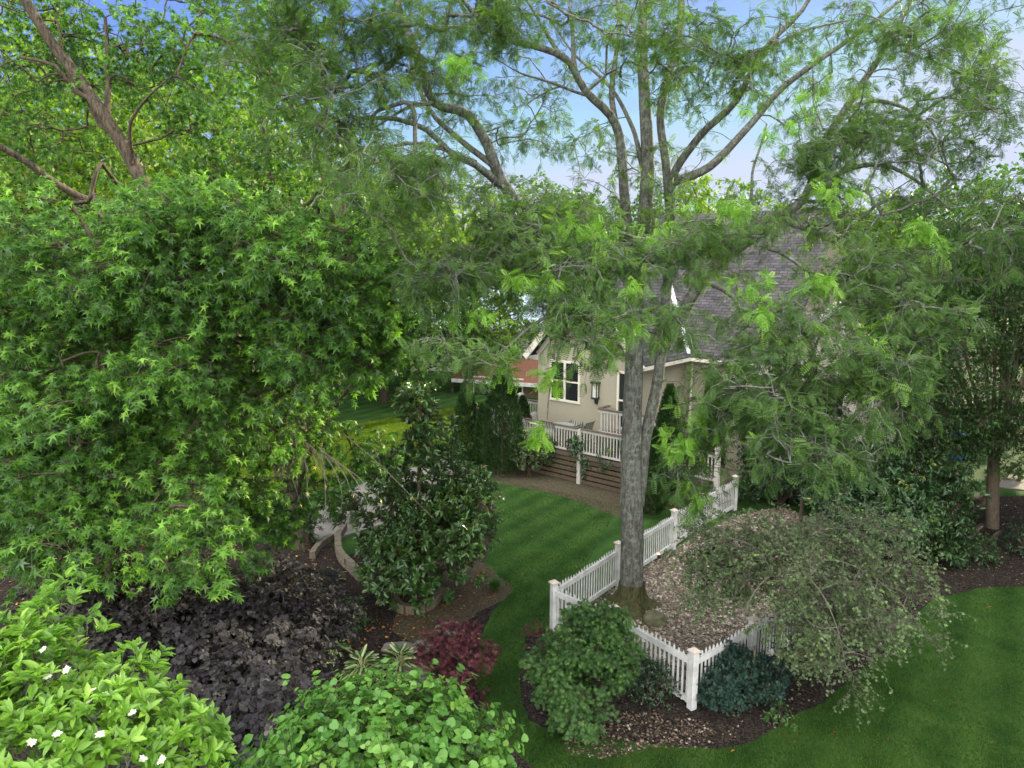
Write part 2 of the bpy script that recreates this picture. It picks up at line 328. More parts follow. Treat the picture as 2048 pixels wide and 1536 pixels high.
def groundmat(name,stops,scale,detail=8,stripe=None,fine=60,bump=.5,vor=None):
    m,n,l,b=mat(name); t=n.new('ShaderNodeTexCoord'); x=n.new('ShaderNodeTexNoise'); x.inputs['Scale'].default_value=scale; x.inputs['Detail'].default_value=detail; x.inputs['Roughness'].default_value=.7
    l.new(t.outputs['Object'],x.inputs[0]); fac=x.outputs[0]
    if vor:
        v=n.new('ShaderNodeTexVoronoi'); v.inputs['Scale'].default_value=vor; l.new(t.outputs['Object'],v.inputs[0]); sx=n.new('ShaderNodeSeparateColor'); l.new(v.outputs['Color'],sx.inputs[0])
        a=n.new('ShaderNodeMath'); a.operation='MULTIPLY_ADD'; l.new(sx.outputs[0],a.inputs[0]); a.inputs[1].default_value=.62; 
        a2=n.new('ShaderNodeMath'); a2.operation='MULTIPLY'; a2.inputs[1].default_value=.4; l.new(fac,a2.inputs[0]); l.new(a2.outputs[0],a.inputs[2]); fac=a.outputs[0]
    if stripe:
        ang,wl,amt=stripe; mp=n.new('ShaderNodeMapping'); mp.inputs['Rotation'].default_value=(0,0,R(ang)); l.new(t.outputs['Object'],mp.inputs[0]); wv=n.new('ShaderNodeTexWave'); wv.inputs['Scale'].default_value=1/wl/ (2*math.pi)*2; wv.inputs['Distortion'].default_value=1.6; wv.inputs['Detail Scale'].default_value=.5; l.new(mp.outputs[0],wv.inputs[0])
        a=n.new('ShaderNodeMath'); a.operation='MULTIPLY_ADD'; l.new(wv.outputs['Fac'],a.inputs[0]); a.inputs[1].default_value=amt; l.new(fac,a.inputs[2]); fac=a.outputs[0]
    r=ramp(n,stops); l.new(fac,r.inputs[0]); l.new(r.outputs[0],b.inputs['Base Color']); b.inputs['Roughness'].default_value=.95; b.inputs['Specular IOR Level'].default_value=.1
    y=n.new('ShaderNodeTexNoise'); y.inputs['Scale'].default_value=fine; y.inputs['Detail'].default_value=4; l.new(t.outputs['Object'],y.inputs[0]); bp=n.new('ShaderNodeBump'); bp.inputs['Strength'].default_value=bump; bp.inputs['Distance'].default_value=.04; l.new(y.outputs[0],bp.inputs['Height']); l.new(bp.outputs[0],b.inputs['Normal']); return m
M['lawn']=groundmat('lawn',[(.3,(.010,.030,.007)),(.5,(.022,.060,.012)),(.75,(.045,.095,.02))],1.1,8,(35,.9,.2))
M['mulch']=groundmat('mulch',[(.25,(.010,.009,.008)),(.5,(.028,.022,.019)),(.75,(.06,.048,.04))],5,9,vor=38,bump=.9)
M['duff']=groundmat('worn_soil',[(.25,(.035,.04,.02)),(.5,(.07,.06,.04)),(.75,(.12,.095,.065))],3,9,vor=50,bump=.8)
M['chips']=groundmat('wood_chips',[(.2,(.07,.055,.04)),(.45,(.18,.145,.105)),(.7,(.33,.28,.215)),(.9,(.5,.45,.37))],2.2,9,vor=34,bump=1)
# leaves
def g3(a,b,c): return [(0,a),(.55,b),(1,c)]
M['L_locust']=leafmat('locust_leaf',[(0,(.03,.065,.018)),(.5,(.068,.13,.035)),(.86,(.115,.20,.05)),(1,(.19,.32,.05))],.34,(.09,.155,.06),.6,.18)
M['L_lime']=leafmat('young_locust_leaf',g3((.09,.21,.03),(.14,.28,.035),(.20,.35,.05)),.3,None,.45,.35)
M['L_maple']=leafmat('silver_maple_leaf',[(0,(.022,.062,.012)),(.45,(.062,.15,.022)),(.75,(.125,.26,.036)),(1,(.23,.40,.06))],.36,(.12,.20,.10),.5,.28)
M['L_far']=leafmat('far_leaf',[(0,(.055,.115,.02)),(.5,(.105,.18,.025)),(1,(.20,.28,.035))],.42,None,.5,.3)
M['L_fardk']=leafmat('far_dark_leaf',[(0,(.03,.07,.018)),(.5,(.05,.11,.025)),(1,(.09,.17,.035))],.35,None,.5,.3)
M['L_magn']=leafmat('southern_magnolia_leaf',[(0,(.026,.07,.015)),(.5,(.045,.115,.024)),(.93,(.08,.17,.035)),(1,(.16,.13,.05))],.15,(.11,.11,.05),.3,.8)
M['L_bay']=leafmat('lime_shrub_leaf',g3((.09,.20,.025),(.16,.31,.035),(.27,.42,.06)),.35,(.22,.32,.16),.38,.45)
M['L_round']=leafmat('round_leaf',g3((.05,.14,.025),(.10,.235,.04),(.20,.34,.07)),.35,(.10,.2,.08),.42,.4)
M['L_purple']=leafmat('purple_leaf',[(0,(.016,.015,.018)),(.5,(.032,.029,.034)),(.85,(.055,.052,.05)),(1,(.10,.095,.08))],.12,(.04,.042,.042),.7,.15)
M['L_red']=leafmat('crimson_lace_leaf',g3((.06,.014,.02),(.11,.028,.04),(.18,.065,.075)),.25,None,.55,.3)
M['L_jap']=leafmat('green_lace_leaf',g3((.025,.07,.02),(.06,.14,.035),(.12,.23,.055)),.3,None,.5,.35)
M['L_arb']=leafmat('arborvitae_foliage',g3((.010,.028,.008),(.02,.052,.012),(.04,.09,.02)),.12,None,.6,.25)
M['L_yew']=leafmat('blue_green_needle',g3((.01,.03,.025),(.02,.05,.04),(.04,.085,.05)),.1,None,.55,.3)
M['L_weep']=leafmat('grey_green_leaf',[(0,(.045,.062,.028)),(.45,(.075,.125,.045)),(.8,(.125,.185,.075)),(1,(.17,.30,.07))],.25,(.15,.17,.11),.5,.4)
M['L_shrub']=leafmat('evergreen_shrub_leaf',[(0,(.015,.045,.014)),(.5,(.03,.08,.022)),(.9,(.055,.13,.035)),(1,(.30,.30,.04))],.2,(.07,.11,.05),.35,.5)
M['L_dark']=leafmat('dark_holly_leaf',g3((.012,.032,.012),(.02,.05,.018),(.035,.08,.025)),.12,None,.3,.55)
M['L_horn']=leafmat('hornbeam_leaf',[(0,(.015,.045,.014)),(.6,(.03,.08,.02)),(1,(.07,.15,.03))],.28,None,.45,.35)
M['L_hosta']=leafmat('hosta_leaf',g3((.03,.08,.02),(.04,.11,.03),(.06,.14,.03)),.25,None,.4,.4,mid=(.3,(.5,.52,.3)))
M['L_petal']=leafmat('white_petal',g3((.5,.5,.42),(.6,.6,.54),(.68,.66,.6)),.25,None,.5,.3)
M['L_yellow']=leafmat('yellow_dying_leaf',g3((.45,.34,.10),(.5,.42,.16),(.55,.5,.25)),.3,None,.5,.3)
M['L_fallen']=leafmat('fallen_leaf',[(0,(.10,.045,.02)),(.6,(.22,.09,.03)),(1,(.5,.22,.04))],.1,None,.7,.2)
M['L_litter']=leafmat('bark_litter',[(0,(.03,.022,.018)),(.5,(.10,.07,.05)),(.9,(.2,.15,.11)),(1,(.38,.33,.27))],0.02,None,.8,.2)
M['L_grass']=leafmat('grass_blade',g3((.018,.046,.007),(.036,.085,.012),(.08,.13,.022)),.4,None,.6,.2)
M['L_chip']=leafmat('wood_chip',[(0,(.08,.06,.05)),(.4,(.2,.16,.125)),(.75,(.38,.325,.25)),(1,(.55,.49,.40))],0.02,None,.8,.2)
M['B_locust']=barkmat('locust_bark',(.045,.042,.036),(.17,.165,.15),(.19,.225,.185))
M['B_maple']=barkmat('maple_bark',(.022,.018,.014),(.12,.095,.068))
M['B_grey']=barkmat('smooth_grey_bark',(.09,.07,.05),(.17,.14,.10),None,1.6)
M['B_dark']=barkmat('dark_twig_bark',(.03,.024,.02),(.09,.07,.055),None,2)
M['B_pale']=barkmat('pale_twig_bark',(.10,.09,.075),(.24,.21,.18),None,2)
# ------------------------------------------------------------ ground
def inpoly(q,poly):
    x,y=q[:,0],q[:,1]; r=np.zeros(len(q),bool); n=len(poly); j=n-1
    for i in range(n):
        xi,yi=poly[i][:2];xj,yj=poly[j][:2]
        c=((yi>y)!=(yj>y))&(x<(xj-xi)*(y-yi)/(yj-yi+1e-12)+xi); r^=c; j=i
    return r
def outline(pix,step=.25,wob=.06,seed=1,smooth=True):
    w_=[G(*a) if len(a)==2 else np.array([a[0],a[1],0]) for a in pix]
    if smooth: w_.append(w_[0]); p=catmull(w_,step)[:-1]
    else: p=np.array(w_)
    if wob: p=p+np.stack([nz(p,3,seed,4),nz(p,3,seed+1,4),np.zeros(len(p))],1)*wob
    p[:,2]=0; return p
def sheet(name,poly,z,mt,kind='structure'):
    bm=bmesh.new(); vs_=[bm.verts.new((a[0],a[1],z)) for a in poly]; f=bm.faces.new(vs_); 
    if f.normal.z<0: f.normal_flip()
    bm.normal_update()
    if f.normal.z<0: f.normal_flip()
    bmesh.ops.triangulate(bm,faces=[f]); me=bpy.data.meshes.new(name); bm.to_mesh(me); bm.free(); me.materials.append(mt)
    o=bpy.data.objects.new(name,me); sc.collection.objects.link(o); ORG[o.name]=np.zeros(3); return setp(o,kind=kind)
gx=np.array([-400,-200,-100,-60,-40,-30,-24,-18,-12,-8,-4,0,4,8,12,18,24,30,40,60,100,200,400.]); gy=np.array([-60,-30,-15,-8,-4,0,4,8,12,16,20,24,30,36,44,60,90,150,300,600.])
V=np.array([(x,y,0) for y in gy for x in gx]); k_=len(gx); o=mobj('ground_lawn',V,np.array([(i*k_+j,i*k_+j+1,(i+1)*k_+j+1,(i+1)*k_+j) for i in range(len(gy)-1) for j in range(k_-1)]),M['lawn']); setp(o,kind='structure')
bedL=outline([(-500,1050),(-100,1075),(560,1085),(640,1075),(690,1110),(760,1060),(850,1010),(985,1010),(975,1090),(965,1150),(1020,1180),(985,1225),(960,1300),(955,1400),(1000,1480),(1060,1700),(-700,1700)],.3,.09,3)
sheet('mulch_bed_left',bedL,.004,M['mulch'])
duff=outline([(840,1160),(940,1120),(1020,1170),(1020,1195),(950,1230),(890,1270),(850,1290),(790,1270),(800,1210)],.2,.08,5)
sheet('worn_soil_patch',duff,.012,M['duff'])
bedR=outline([(1060,1275),(1120,1245),(1180,1250),(1380,1300),(1480,1230),(1560,1060),(1640,1020),(1800,1000),(2300,1000),(2300,1180),(2048,1172),(1930,1182),(1850,1215),(1780,1290),(1700,1360),(1600,1430),(1480,1490),(1380,1500),(1250,1480),(1150,1475),(1060,1440),(1045,1350)],.3,.08,4)
sheet('mulch_bed_right',bedR,.004,M['mulch'])
duff2=outline([(1130,1450),(1200,1430),(1330,1430),(1420,1450),(1400,1490),(1300,1500),(1200,1525),(1130,1500)],.2,.08,8)

bedD=outline([(985,962),(1040,975),(1110,990),(1180,1012),(1240,1035),(1300,1025),(1480,960),(1480,900),(1250,880),(1100,900),(990,920)],.3,.08,6)
sheet('mulch_bed_deck',bedD,.004,M['duff'])
chip=outline([(1113,1258),(1235,1172),(1347,1098),(1470,1032),(1560,1015),(1700,1060),(1640,1130),(1560,1230),(1480,1290),(1384,1405),(1225,1300)],.25,.0,7,False)
sheet('wood_chip_bed',chip,.012,M['chips'])
patio=np.array([G(640,1010),G(760,955),G(905,915),G(960,960),G(905,1010),G(800,1040),G(640,1090),G(600,1060)])
def prism(name,poly,z0,z1,mt,parent=None,kind=None):
    n=len(poly); V=np.concatenate([np.c_[poly[:,:2],np.full(n,z0)],np.c_[poly[:,:2],np.full(n,z1)]]); a=0.5*np.sum(poly[:,0]*np.roll(poly[:,1],-1)-poly[:,1]*np.roll(poly[:,0],-1))
    F=[tuple(range(n,2*n)),tuple(range(n))[::-1]]+[(i,(i+1)%n,n+(i+1)%n,n+i) for i in range(n)]
    if a<0: F=[f[::-1] for f in F]
    o=mobj(name,V,F,mt,parent); 
    if kind:o['kind']=kind
    return o
prism('patio',patio,-.1,.06,M['concrete'],kind='structure')
prism('driveway',np.array([G(1995,975),G(2300,1010),G(2300,960),G(2010,950)]),-.1,.03,M['concrete'],kind='structure')
# grass blades
def scatter(poly,n,seed):
    rg=np.random.default_rng(seed); lo=poly.min(0);hi=poly.max(0); q=rg.uniform(lo[:2],hi[:2],(n*4,2)); return q[inpoly(q,poly)][:n]
def blades(name,q,h,mt,seed,wd=.016):
    rg=np.random.default_rng(seed); n=len(q); p=np.c_[q,np.zeros(n)]; lean=rg.normal(size=(n,2))*.5
    tip=p+np.c_[lean*h[:,None],h]; s=unit(np.c_[rg.normal(size=(n,2)),np.zeros(n)])*wd*.5
    V=np.stack([p-s,p+s,tip],1).reshape(-1,3); F=np.arange(3*n).reshape(-1,3); o=mobj(name,V,F,mt,attrs={'rnd':np.repeat(np.clip(.5+.22*nz(p,1.2,2)+rg.normal(size=n)*.2,0,1),3)}); setp(o,'short mown grass blades covering the lawn','grass',kind='stuff'); return o
lawnA=np.array([G(900,1540),G(1300,1700),G(2400,1700),G(2300,1120),G(1900,1180),G(1780,1290),G(1600,1430),G(1240,1490),G(1060,1450),G(1050,1290),G(1110,1240),G(1240,1010),G(985,955),G(955,1100),G(1020,1180),G(950,1300)])
rg=np.random.default_rng(3)
q=scatter(lawnA,330000,5); d=np.linalg.norm(q,axis=1); q=q[rg.uniform(size=len(q))<np.clip((11/d)**2,0.05,1)]
keep=~inpoly(q,bedR)&~inpoly(q,bedL)&~inpoly(q,duff2); q=q[keep]
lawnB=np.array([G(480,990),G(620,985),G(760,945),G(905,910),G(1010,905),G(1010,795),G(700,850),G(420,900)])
qb=scatter(lawnB,110000,15); blades('back_lawn_grass',qb[~inpoly(qb,patio)],np.full(len(qb),.07)[:int((~inpoly(qb,patio)).sum())],leafmat('grass_tinted_sunlit',g3((.04,.075,.008),(.075,.12,.012),(.12,.17,.02)),.5,None,.6,.2),2,.04)['label']='sunlit grass blades on the back lawn'  # blade colour yellower than the near lawn: backlit sun glow painted in
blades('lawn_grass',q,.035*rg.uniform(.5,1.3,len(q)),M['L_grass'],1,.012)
# wood chips and litter
def flakes(name,q,size,mt,seed,label,cat,tm='dia',z=.016,tilt=.35):
    rg=np.random.default_rng(seed); n=len(q); p=np.c_[q,z+rg.uniform(0,.02,n)]; ld=np.c_[rg.normal(size=(n,2)),rg.normal(size=n)*tilt*.5]; nr=np.c_[rg.normal(size=(n,2))*tilt,np.ones(n)]
    o=leaves(name,tm,p,ld,nr,size*rg.uniform(.5,1.5,n),rg.uniform(size=n),mt,None); setp(o,label,cat,kind='stuff')
flakes('wood_chips',scatter(chip,14000,4),.075,M['L_chip'],4,'pale wood chips scattered thickly inside the picket fence','wood chips')
q=scatter(bedL,5000,6); flakes('bark_mulch_left',q,.06,M['L_fallen'],6,'brown bark bits and fallen leaves on the left planting bed','mulch'); 
q=scatter(bedR,6000,7); q=np.concatenate([q[~inpoly(q,chip)],scatter(duff2,1500,17)]); flakes('bark_mulch_right',q,.045,M['L_litter'],7,'bark bits scattered on the bed edge by the right lawn','mulch')
q=np.concatenate([scatter(duff,300,8),scatter(lawnA,45,9)]); flakes('fallen_leaves',q,.065,M['L_fallen'],8,'orange fallen leaves lying on the soil and grass','fallen leaves','ell')
# ------------------------------------------------------------ house
E0=np.array([4.6,25.0]); U2=np.array([.755,-.656]); V2=np.array([.656,.755])
def HL(u,v,z): a=E0+u*U2+v*V2; return np.array([a[0],a[1],z])
def quadwall(mb,pts,th,n):
    """pts outline on outer plane, thickness inward along -n"""
    n=np.array(n); p=np.array(pts); k=len(p); q=p-n*th; mb.add(np.concatenate([p,q]),[tuple(range(k)),tuple(range(k,2*k))[::-1]]+[(i,i+k,(i+1)%k+k,(i+1)%k) for i in range(k)])
NV=np.array([-V2[0],-V2[1],0]); NU=np.array([U2[0],U2[1],0])
house=thing('house',HL(0,2,0),'cream stucco house with steep grey shingle roofs behind the deck','house')
m=MB(); quadwall(m,[HL(-4.95,.3,0),HL(-.35,.3,0),HL(-.35,.3,4.45),HL(-2.65,.3,6.9),HL(-4.95,.3,4.45)],.2,NV)
quadwall(m,[HL(-.35,.502,0),HL(-.35,3.9,0),HL(-.35,3.9,4.45),HL(-.35,.502,4.45)],.2,NU)
quadwall(m,[HL(-4.95,3.9,4.4),HL(-4.95,3.9,0),HL(-4.95,.502,0),HL(-4.95,.502,4.4)],.2,-NU)
m.build('wall',M['stucco'],house)
m=MB(); quadwall(m,[HL(-.34,3.9,0),HL(4.0,3.9,0),HL(4.0,3.9,4.5),HL(-.34,3.9,4.5)],.2,NV)
quadwall(m,[HL(-5.4,14.6,4.3),HL(-5.4,14.6,0),HL(-5.4,3.9,0),HL(-5.4,3.9,4.3),HL(-5.4,9.3,9.5)],.2,-NU)
quadwall(m,[HL(3.2,3.9,0),HL(3.2,14.6,0),HL(3.2,14.6,4.3),HL(3.2,9.3,9.5),HL(3.2,3.9,4.3)],.2,NU)
m.build('wall',M['stucco'],house)
def roofplane(name,pts,th=.14,eave=None,mt=None,parent=None):
    """pts[0]->pts[1] is the eave direction"""
    p=np.array(pts); e=unit(p[1]-p[0]); nn=unit(np.cross(p[1]-p[0],p[2]-p[0])); 
    if nn[2]<0: nn=-nn
    s=np.cross(nn,e); k=len(p); top=p+nn*th; uvp=np.stack([(top-p[0])@e,(top-p[0])@s],1)
    V=np.concatenate([top,p]); uv=np.concatenate([uvp,uvp]); F=[tuple(range(k)),tuple(range(k,2*k))[::-1]]+[(i,i+k,(i+1)%k+k,(i+1)%k) for i in range(k)]
    a=np.cross(top[1]-top[0],top[2]-top[0]); 
    if a@nn<0: F=[f[::-1] for f in F]
    return mobj(name,V,F,mt or M['shingle'],parent,uv=uv)
roofplane('roof',[HL(0,-.02,4.2),HL(0,3.5,4.2),HL(-2.65,6.35,7.05),HL(-2.65,-.02,7.05)],parent=house)
roofplane('roof',[HL(-5.3,3.5,4.2),HL(-5.3,-.02,4.2),HL(-2.65,-.02,7.05),HL(-2.65,6.35,7.05)],parent=house)
roofplane('roof',[HL(-.0,3.5,4.2),HL(3.6,3.5,4.2),HL(3.6,9.3,10),HL(-5.8,9.3,10),HL(-5.8,3.5,4.2),HL(-5.3,3.5,4.2),HL(-2.65,6.35,7.05)],parent=house)
roofplane('roof',[HL(3.6,15.1,4.2),HL(-5.8,15.1,4.2),HL(-5.8,9.3,10),HL(3.6,9.3,10)],parent=house)
# rake boards and eave fascia of the wing
for (a,b) in ((HL(-5.36,-.06,4.17),HL(-2.65,-.06,7.08)),(HL(-2.65,-.06,7.08),HL(.06,-.06,4.17))):
    m=MB(); m.beam(a,b,.07,.24,up=(0,0,1)); m.build('rake_board',M['creamtrim'],house)
for (a,b) in ((HL(-4.95,.26,4.3),HL(-2.65,.26,6.78)),(HL(-2.65,.26,6.78),HL(-.35,.26,4.3))):
    m=MB(); m.beam(a,b,.05,.2); m.build('frieze_board',M['trim'],house)
m=MB(); m.beam(HL(.03,0,4.2),HL(.03,3.4,4.2),.12,.14); m.beam(HL(.1,3.46,4.2),HL(3.6,3.46,4.2),.12,.14); m.build('gutter',M['creamtrim'],house)
m=MB(); m.beam(HL(-.02,3.42,4.42),HL(-2.60,6.27,7.24),.26,.03,up=(0,0,1)); m.build('valley_flashing',plain('metal_flashing',(.62,.66,.72),.35,.6),house)
m=MB(); m.beam(HL(.02,3.75,0.1),HL(.02,3.75,4.2),.09,.07,up=(1,0,0)); m.build('downspout',M['creamtrim'],house)
def window(u0,u1,z0,z1,v,parent,n=1,axis='u',lab='window',fm='creamtrim'):
    if axis=='u': Q=lambda a,o,z:HL(a,v-o,z)
    else: Q=lambda a,o,z:HL(v+o,a,z)
    f=MB(); e=.09
    for a,b in(((u0-e,z0-e),(u1+e,z0)),((u0-e,z1),(u1+e,z1+e)),((u0-e,z0),(u0,z1)),((u1,z0),(u1+e,z1))):
        quadwall(f,[Q(a[0],.05,a[1]),Q(b[0],.05,a[1]),Q(b[0],.05,b[1]),Q(a[0],.05,b[1])],.06,NV if axis=='u' else NU)
    for i in range(1,n):
        c=u0+(u1-u0)*i/n; quadwall(f,[Q(c-.05,.045,z0),Q(c+.05,.045,z0),Q(c+.05,.045,z1),Q(c-.05,.045,z1)],.055,NV if axis=='u' else NU)
    quadwall(f,[Q(u0,.04,(z0+z1)/2-.03),Q(u1,.04,(z0+z1)/2-.03),Q(u1,.04,(z0+z1)/2+.03),Q(u0,.04,(z0+z1)/2+.03)],.05,NV if axis=='u' else NU)
    fo=f.build('window',M[fm],parent)
    g=MB(); quadwall(g,[Q(u0,.015,z0),Q(u1,.015,z0),Q(u1,.015,z1),Q(u0,.015,z1)],.012,NV if axis=='u' else NU); g.build('pane',M['glass'],fo); return fo
window(-4.25,-2.95,2.6,4.05,.3,house,2)
window(-1.1,-.6,1.9,3.9,.3,house,1)
window(1.0,2.2,2.2,3.6,3.9,house,2)
# wall lantern on the gable wall
m=MB(); c=HL(-2.1,.2,3.15); uu=np.array([*U2,0]); vv=np.array([*V2,0]); zz_=np.array([0,0,1.])
for i in(-1,1):
    for j in(-1,1): m.frame(c+uu*.1*i+vv*.08*j,uu,vv,zz_,.014,.014,.28)
m.frame(c+zz_*.3,uu,vv,zz_,.17,.13,.03); m.frame(c-zz_*.3,uu,vv,zz_,.13,.1,.03); m.frame(c+vv*.07-zz_*.1,uu,vv,zz_,.07,.025,.42)
ln=m.build('wall_lantern',M['black'],house); m=MB(); m.frame(c,uu,vv,zz_,.085,.065,.26); m.build('lantern_glass',plain('frosted_glass',(.55,.55,.5),.2,.5),ln)
# projecting right wing
rw=thing('house_wing',HL(6,3,0),'cream gabled house wing half hidden by the spreading tree','house')
m=MB(); quadwall(m,[HL(4.0,2,0),HL(7.8,2,0),HL(7.8,2,4.5),HL(5.9,2,6.45),HL(4.0,2,4.5)],.2,NV); quadwall(m,[HL(7.8,2.2,0),HL(7.8,11,0),HL(7.8,11,4.5),HL(7.8,2.2,4.5)],.2,NU)
quadwall(m,[HL(4.0,3.9,4.5),HL(4.0,3.9,0),HL(4.0,2.2,0),HL(4.0,2.2,4.5)],.2,-NU); m.build('wall',plain('pale_stucco',(.5,.46,.39),.9,.2,noise=(25,.08),bump=.3),rw)
roofplane('roof',[HL(3.65,11.3,4.15),HL(3.65,1.7,4.15),HL(5.9,1.7,6.6),HL(5.9,11.3,6.6)],parent=rw); roofplane('roof',[HL(8.15,1.7,4.15),HL(8.15,11.3,4.15),HL(5.9,11.3,6.6),HL(5.9,1.7,6.6)],parent=rw)
for (a,b) in ((HL(3.6,1.66,4.15),HL(5.9,1.66,6.66)),(HL(5.9,1.66,6.66),HL(8.2,1.66,4.15))):
    m=MB(); m.beam(a,b,.06,.2); m.build('rake_board',M['creamtrim'],rw)
window(5.0,6.2,2.3,3.7,2,rw,2); window(3.8,5.2,1.6,3.4,7.8,rw,1,'v'); window(7.0,8.0,.3,2.4,7.8,rw,1,'v')
# ------------------------------------------------------------ deck
deck=thing('deck',HL(-2,-.6,0),'raised wooden deck with pale balustrade along the gabled house wall','deck')
DZ=1.1
def deckprism(name,uv,z0,z1,mt,parent): 
    p=np.array([HL(a,b,0) for a,b in uv]); return prism(name,p,z0,z1,mt,parent)
deckprism('deck_floor',[(-6.9,-1.5),(3.7,-1.5),(3.7,.27),(-4.98,.27),(-4.98,1.5),(-6.9,1.5)],DZ-.14,DZ,M['decktop'],deck)
def skirt(a,b):
    m=MB(); A=HL(*a,0);B=HL(*b,0); d=unit(B-A)
    for i in range(5): z=.09+i*.19; m.beam(A+(0,0,z),B+(0,0,z),.03,.14)
    m.build('skirt_boards',M['skirt'],deck)
skirt((-6.85,-1.42),(3.65,-1.42)); skirt((-6.85,1.4),(-6.85,-1.38)); skirt((3.66,-1.38),(3.66,.2))
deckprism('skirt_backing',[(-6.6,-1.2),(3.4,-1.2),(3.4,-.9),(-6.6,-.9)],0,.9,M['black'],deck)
def rail(a,b,z0,h=.95,post=True,name='balustrade',top='decktop',parent=deck):
    A=HL(*a,z0);B=HL(*b,z0);L=np.linalg.norm(B-A);d=(B-A)/L; m=MB(); up=np.array([0,0,1.]); sd_=np.cross(d,up)
    m.beam(A+up*.1,B+up*.1,.05,.07); m.beam(A+up*(h-.08),B+up*(h-.08),.05,.09); n=int(L/.125)
    for i in range(1,n): 
        c=A+d*L*i/n; m.frame(c+up*(h/2),d,sd_,up,.019,.019,h/2-.1)
    r=m.build(name,M['deckrail'],parent); m=MB(); m.beam(A+up*h,B+up*h,.14,.035); m.build('cap_rail',M[top],r); return r
us=np.linspace(-6.85,3.65,5)
for i in range(4): rail((us[i]+.06,-1.46),(us[i+1]-.06,-1.46),DZ)
rail((-6.85,1.4),(-6.85,-1.4),DZ); rail((-6.8,1.46),(-5.0,1.46),DZ)
for (a,b) in [(u_,-1.46) for u_ in us]+[(-6.85,1.46)]:
    m=MB(); en=a<-6 or a>3; hh=(DZ+1.13)/2 if en else (DZ+.92)/2; m.frame(HL(a,b,hh),uu,vv,zz_,.07,.07,hh); p_=m.build('rail_post',M['deckrail'],deck)
    if not en: continue
    m=MB(); m.frame(HL(a,b,DZ+1.14),uu,vv,zz_,.11,.11,.025); m.frame(HL(a,b,DZ+1.18),uu,vv,zz_,.07,.07,.02); m.build('post_cap',M['deckrail'],p_)
deckprism('landing',[(-1.5,-.55),(1.2,-.55),(1.2,.27),(-.32,.27),(-.32,.6),(-.34,.27),(-1.5,.27)],DZ,DZ+.75,M['deckrail'],deck) if 0 else None
deckprism('landing',[(-1.5,-.55),(1.2,-.55),(1.2,.27),(-1.5,.27)],DZ+.004,DZ+.6,M['decktop'],deck)
rail((-1.45,-.5),(1.15,-.5),DZ+.6); rail((-1.47,.2),(-1.47,-.45),DZ+.6)
# chairs and table
def chair(u,v,ang,label):
    c=HL(u,v,DZ); o=thing('patio_chair',c,label,'chair','striped patio chairs round the deck table'); ca,sa=math.cos(ang),math.sin(ang)
    X=np.array([ca,sa,0]);Y=np.array([-sa,ca,0]);Z=np.array([0,0,1.]); T=lambda x,y,z:c+X*x+Y*y+Z*z
    prof=[(.27,.46),(.2,.43),(0,.41),(-.2,.42),(-.27,.5),(-.33,.75),(-.40,.98),(-.46,1.03)]
    pr=catmull([(0,a,b) for a,b in prof],.05); V=[];k=13
    for i,q_ in enumerate(pr):
        for j in range(k): V.append(T(-.24+.48*j/(k-1),q_[1],q_[2]))
    F=[(i*k+j,i*k+j+1,(i+1)*k+j+1,(i+1)*k+j) for i in range(len(pr)-1) for j in range(k-1)]
    ob=mobj('sling',V,F,M['sling1'],o,True); ob.data.materials.append(M['sling2'])
    for f in ob.data.polygons: f.material_index=(f.index%(k-1))%3==1
    m=MB()
    for s in(-1,1):
        m.tube([T(.26*s,*q_[1:]) for q_ in pr],.016,6); m.tube([T(.27*s,.22,0),T(.27*s,.24,.43),T(.29*s,.2,.64),T(.29*s,-.25,.66),T(.27*s,-.32,.72)],.014,6); m.tube([T(.27*s,-.34,0),T(.27*s,-.22,.42)],.014,6)
    m.tube([T(-.26,.2,.2),T(.26,.2,.2)],.012,6); m.build('frame',M['chairmetal'],o)
M['sling1']=plain('sling_grey',(.30,.29,.26),.8); M['sling2']=plain('sling_dark',(.07,.08,.08),.8); M['chairmetal']=plain('bronze_metal',(.10,.085,.07),.4,.5)
ang0=math.atan2(U2[1],U2[0])
for (u,v,a,l) in ((-3.95,-.62,ang0-1.57+.3,'striped sling chair at the left side of the deck table'),(-2.15,-.62,ang0+1.57,'striped sling chair beside the raised landing rail'),(-3.0,-.02,ang0+3.14,'striped sling chair between the deck table and the house wall'),(-3.0,-1.15,ang0,'striped sling chair backed against the front deck railing')): chair(u,v,a,l)
t_=HL(-3.05,-.62,DZ); tb=thing('patio_table',t_,'round glass-topped table among the striped deck chairs','table')
a=np.linspace(0,2*np.pi,25)[:-1]; prism('table_top',np.stack([t_[0]+.5*np.cos(a),t_[1]+.5*np.sin(a),a*0],1),DZ+.7,DZ+.72,plain('table_glass',(.25,.28,.28),.1,.8),tb)
m=MB(); 
for k in range(4): b=k*1.571+.4; m.tube([t_+(.42*math.cos(b),.42*math.sin(b),0),t_+(.3*math.cos(b),.3*math.sin(b),.4),t_+(.44*math.cos(b),.44*math.sin(b),.7)],.018,6)
m.build('table_base',M['chairmetal'],tb)
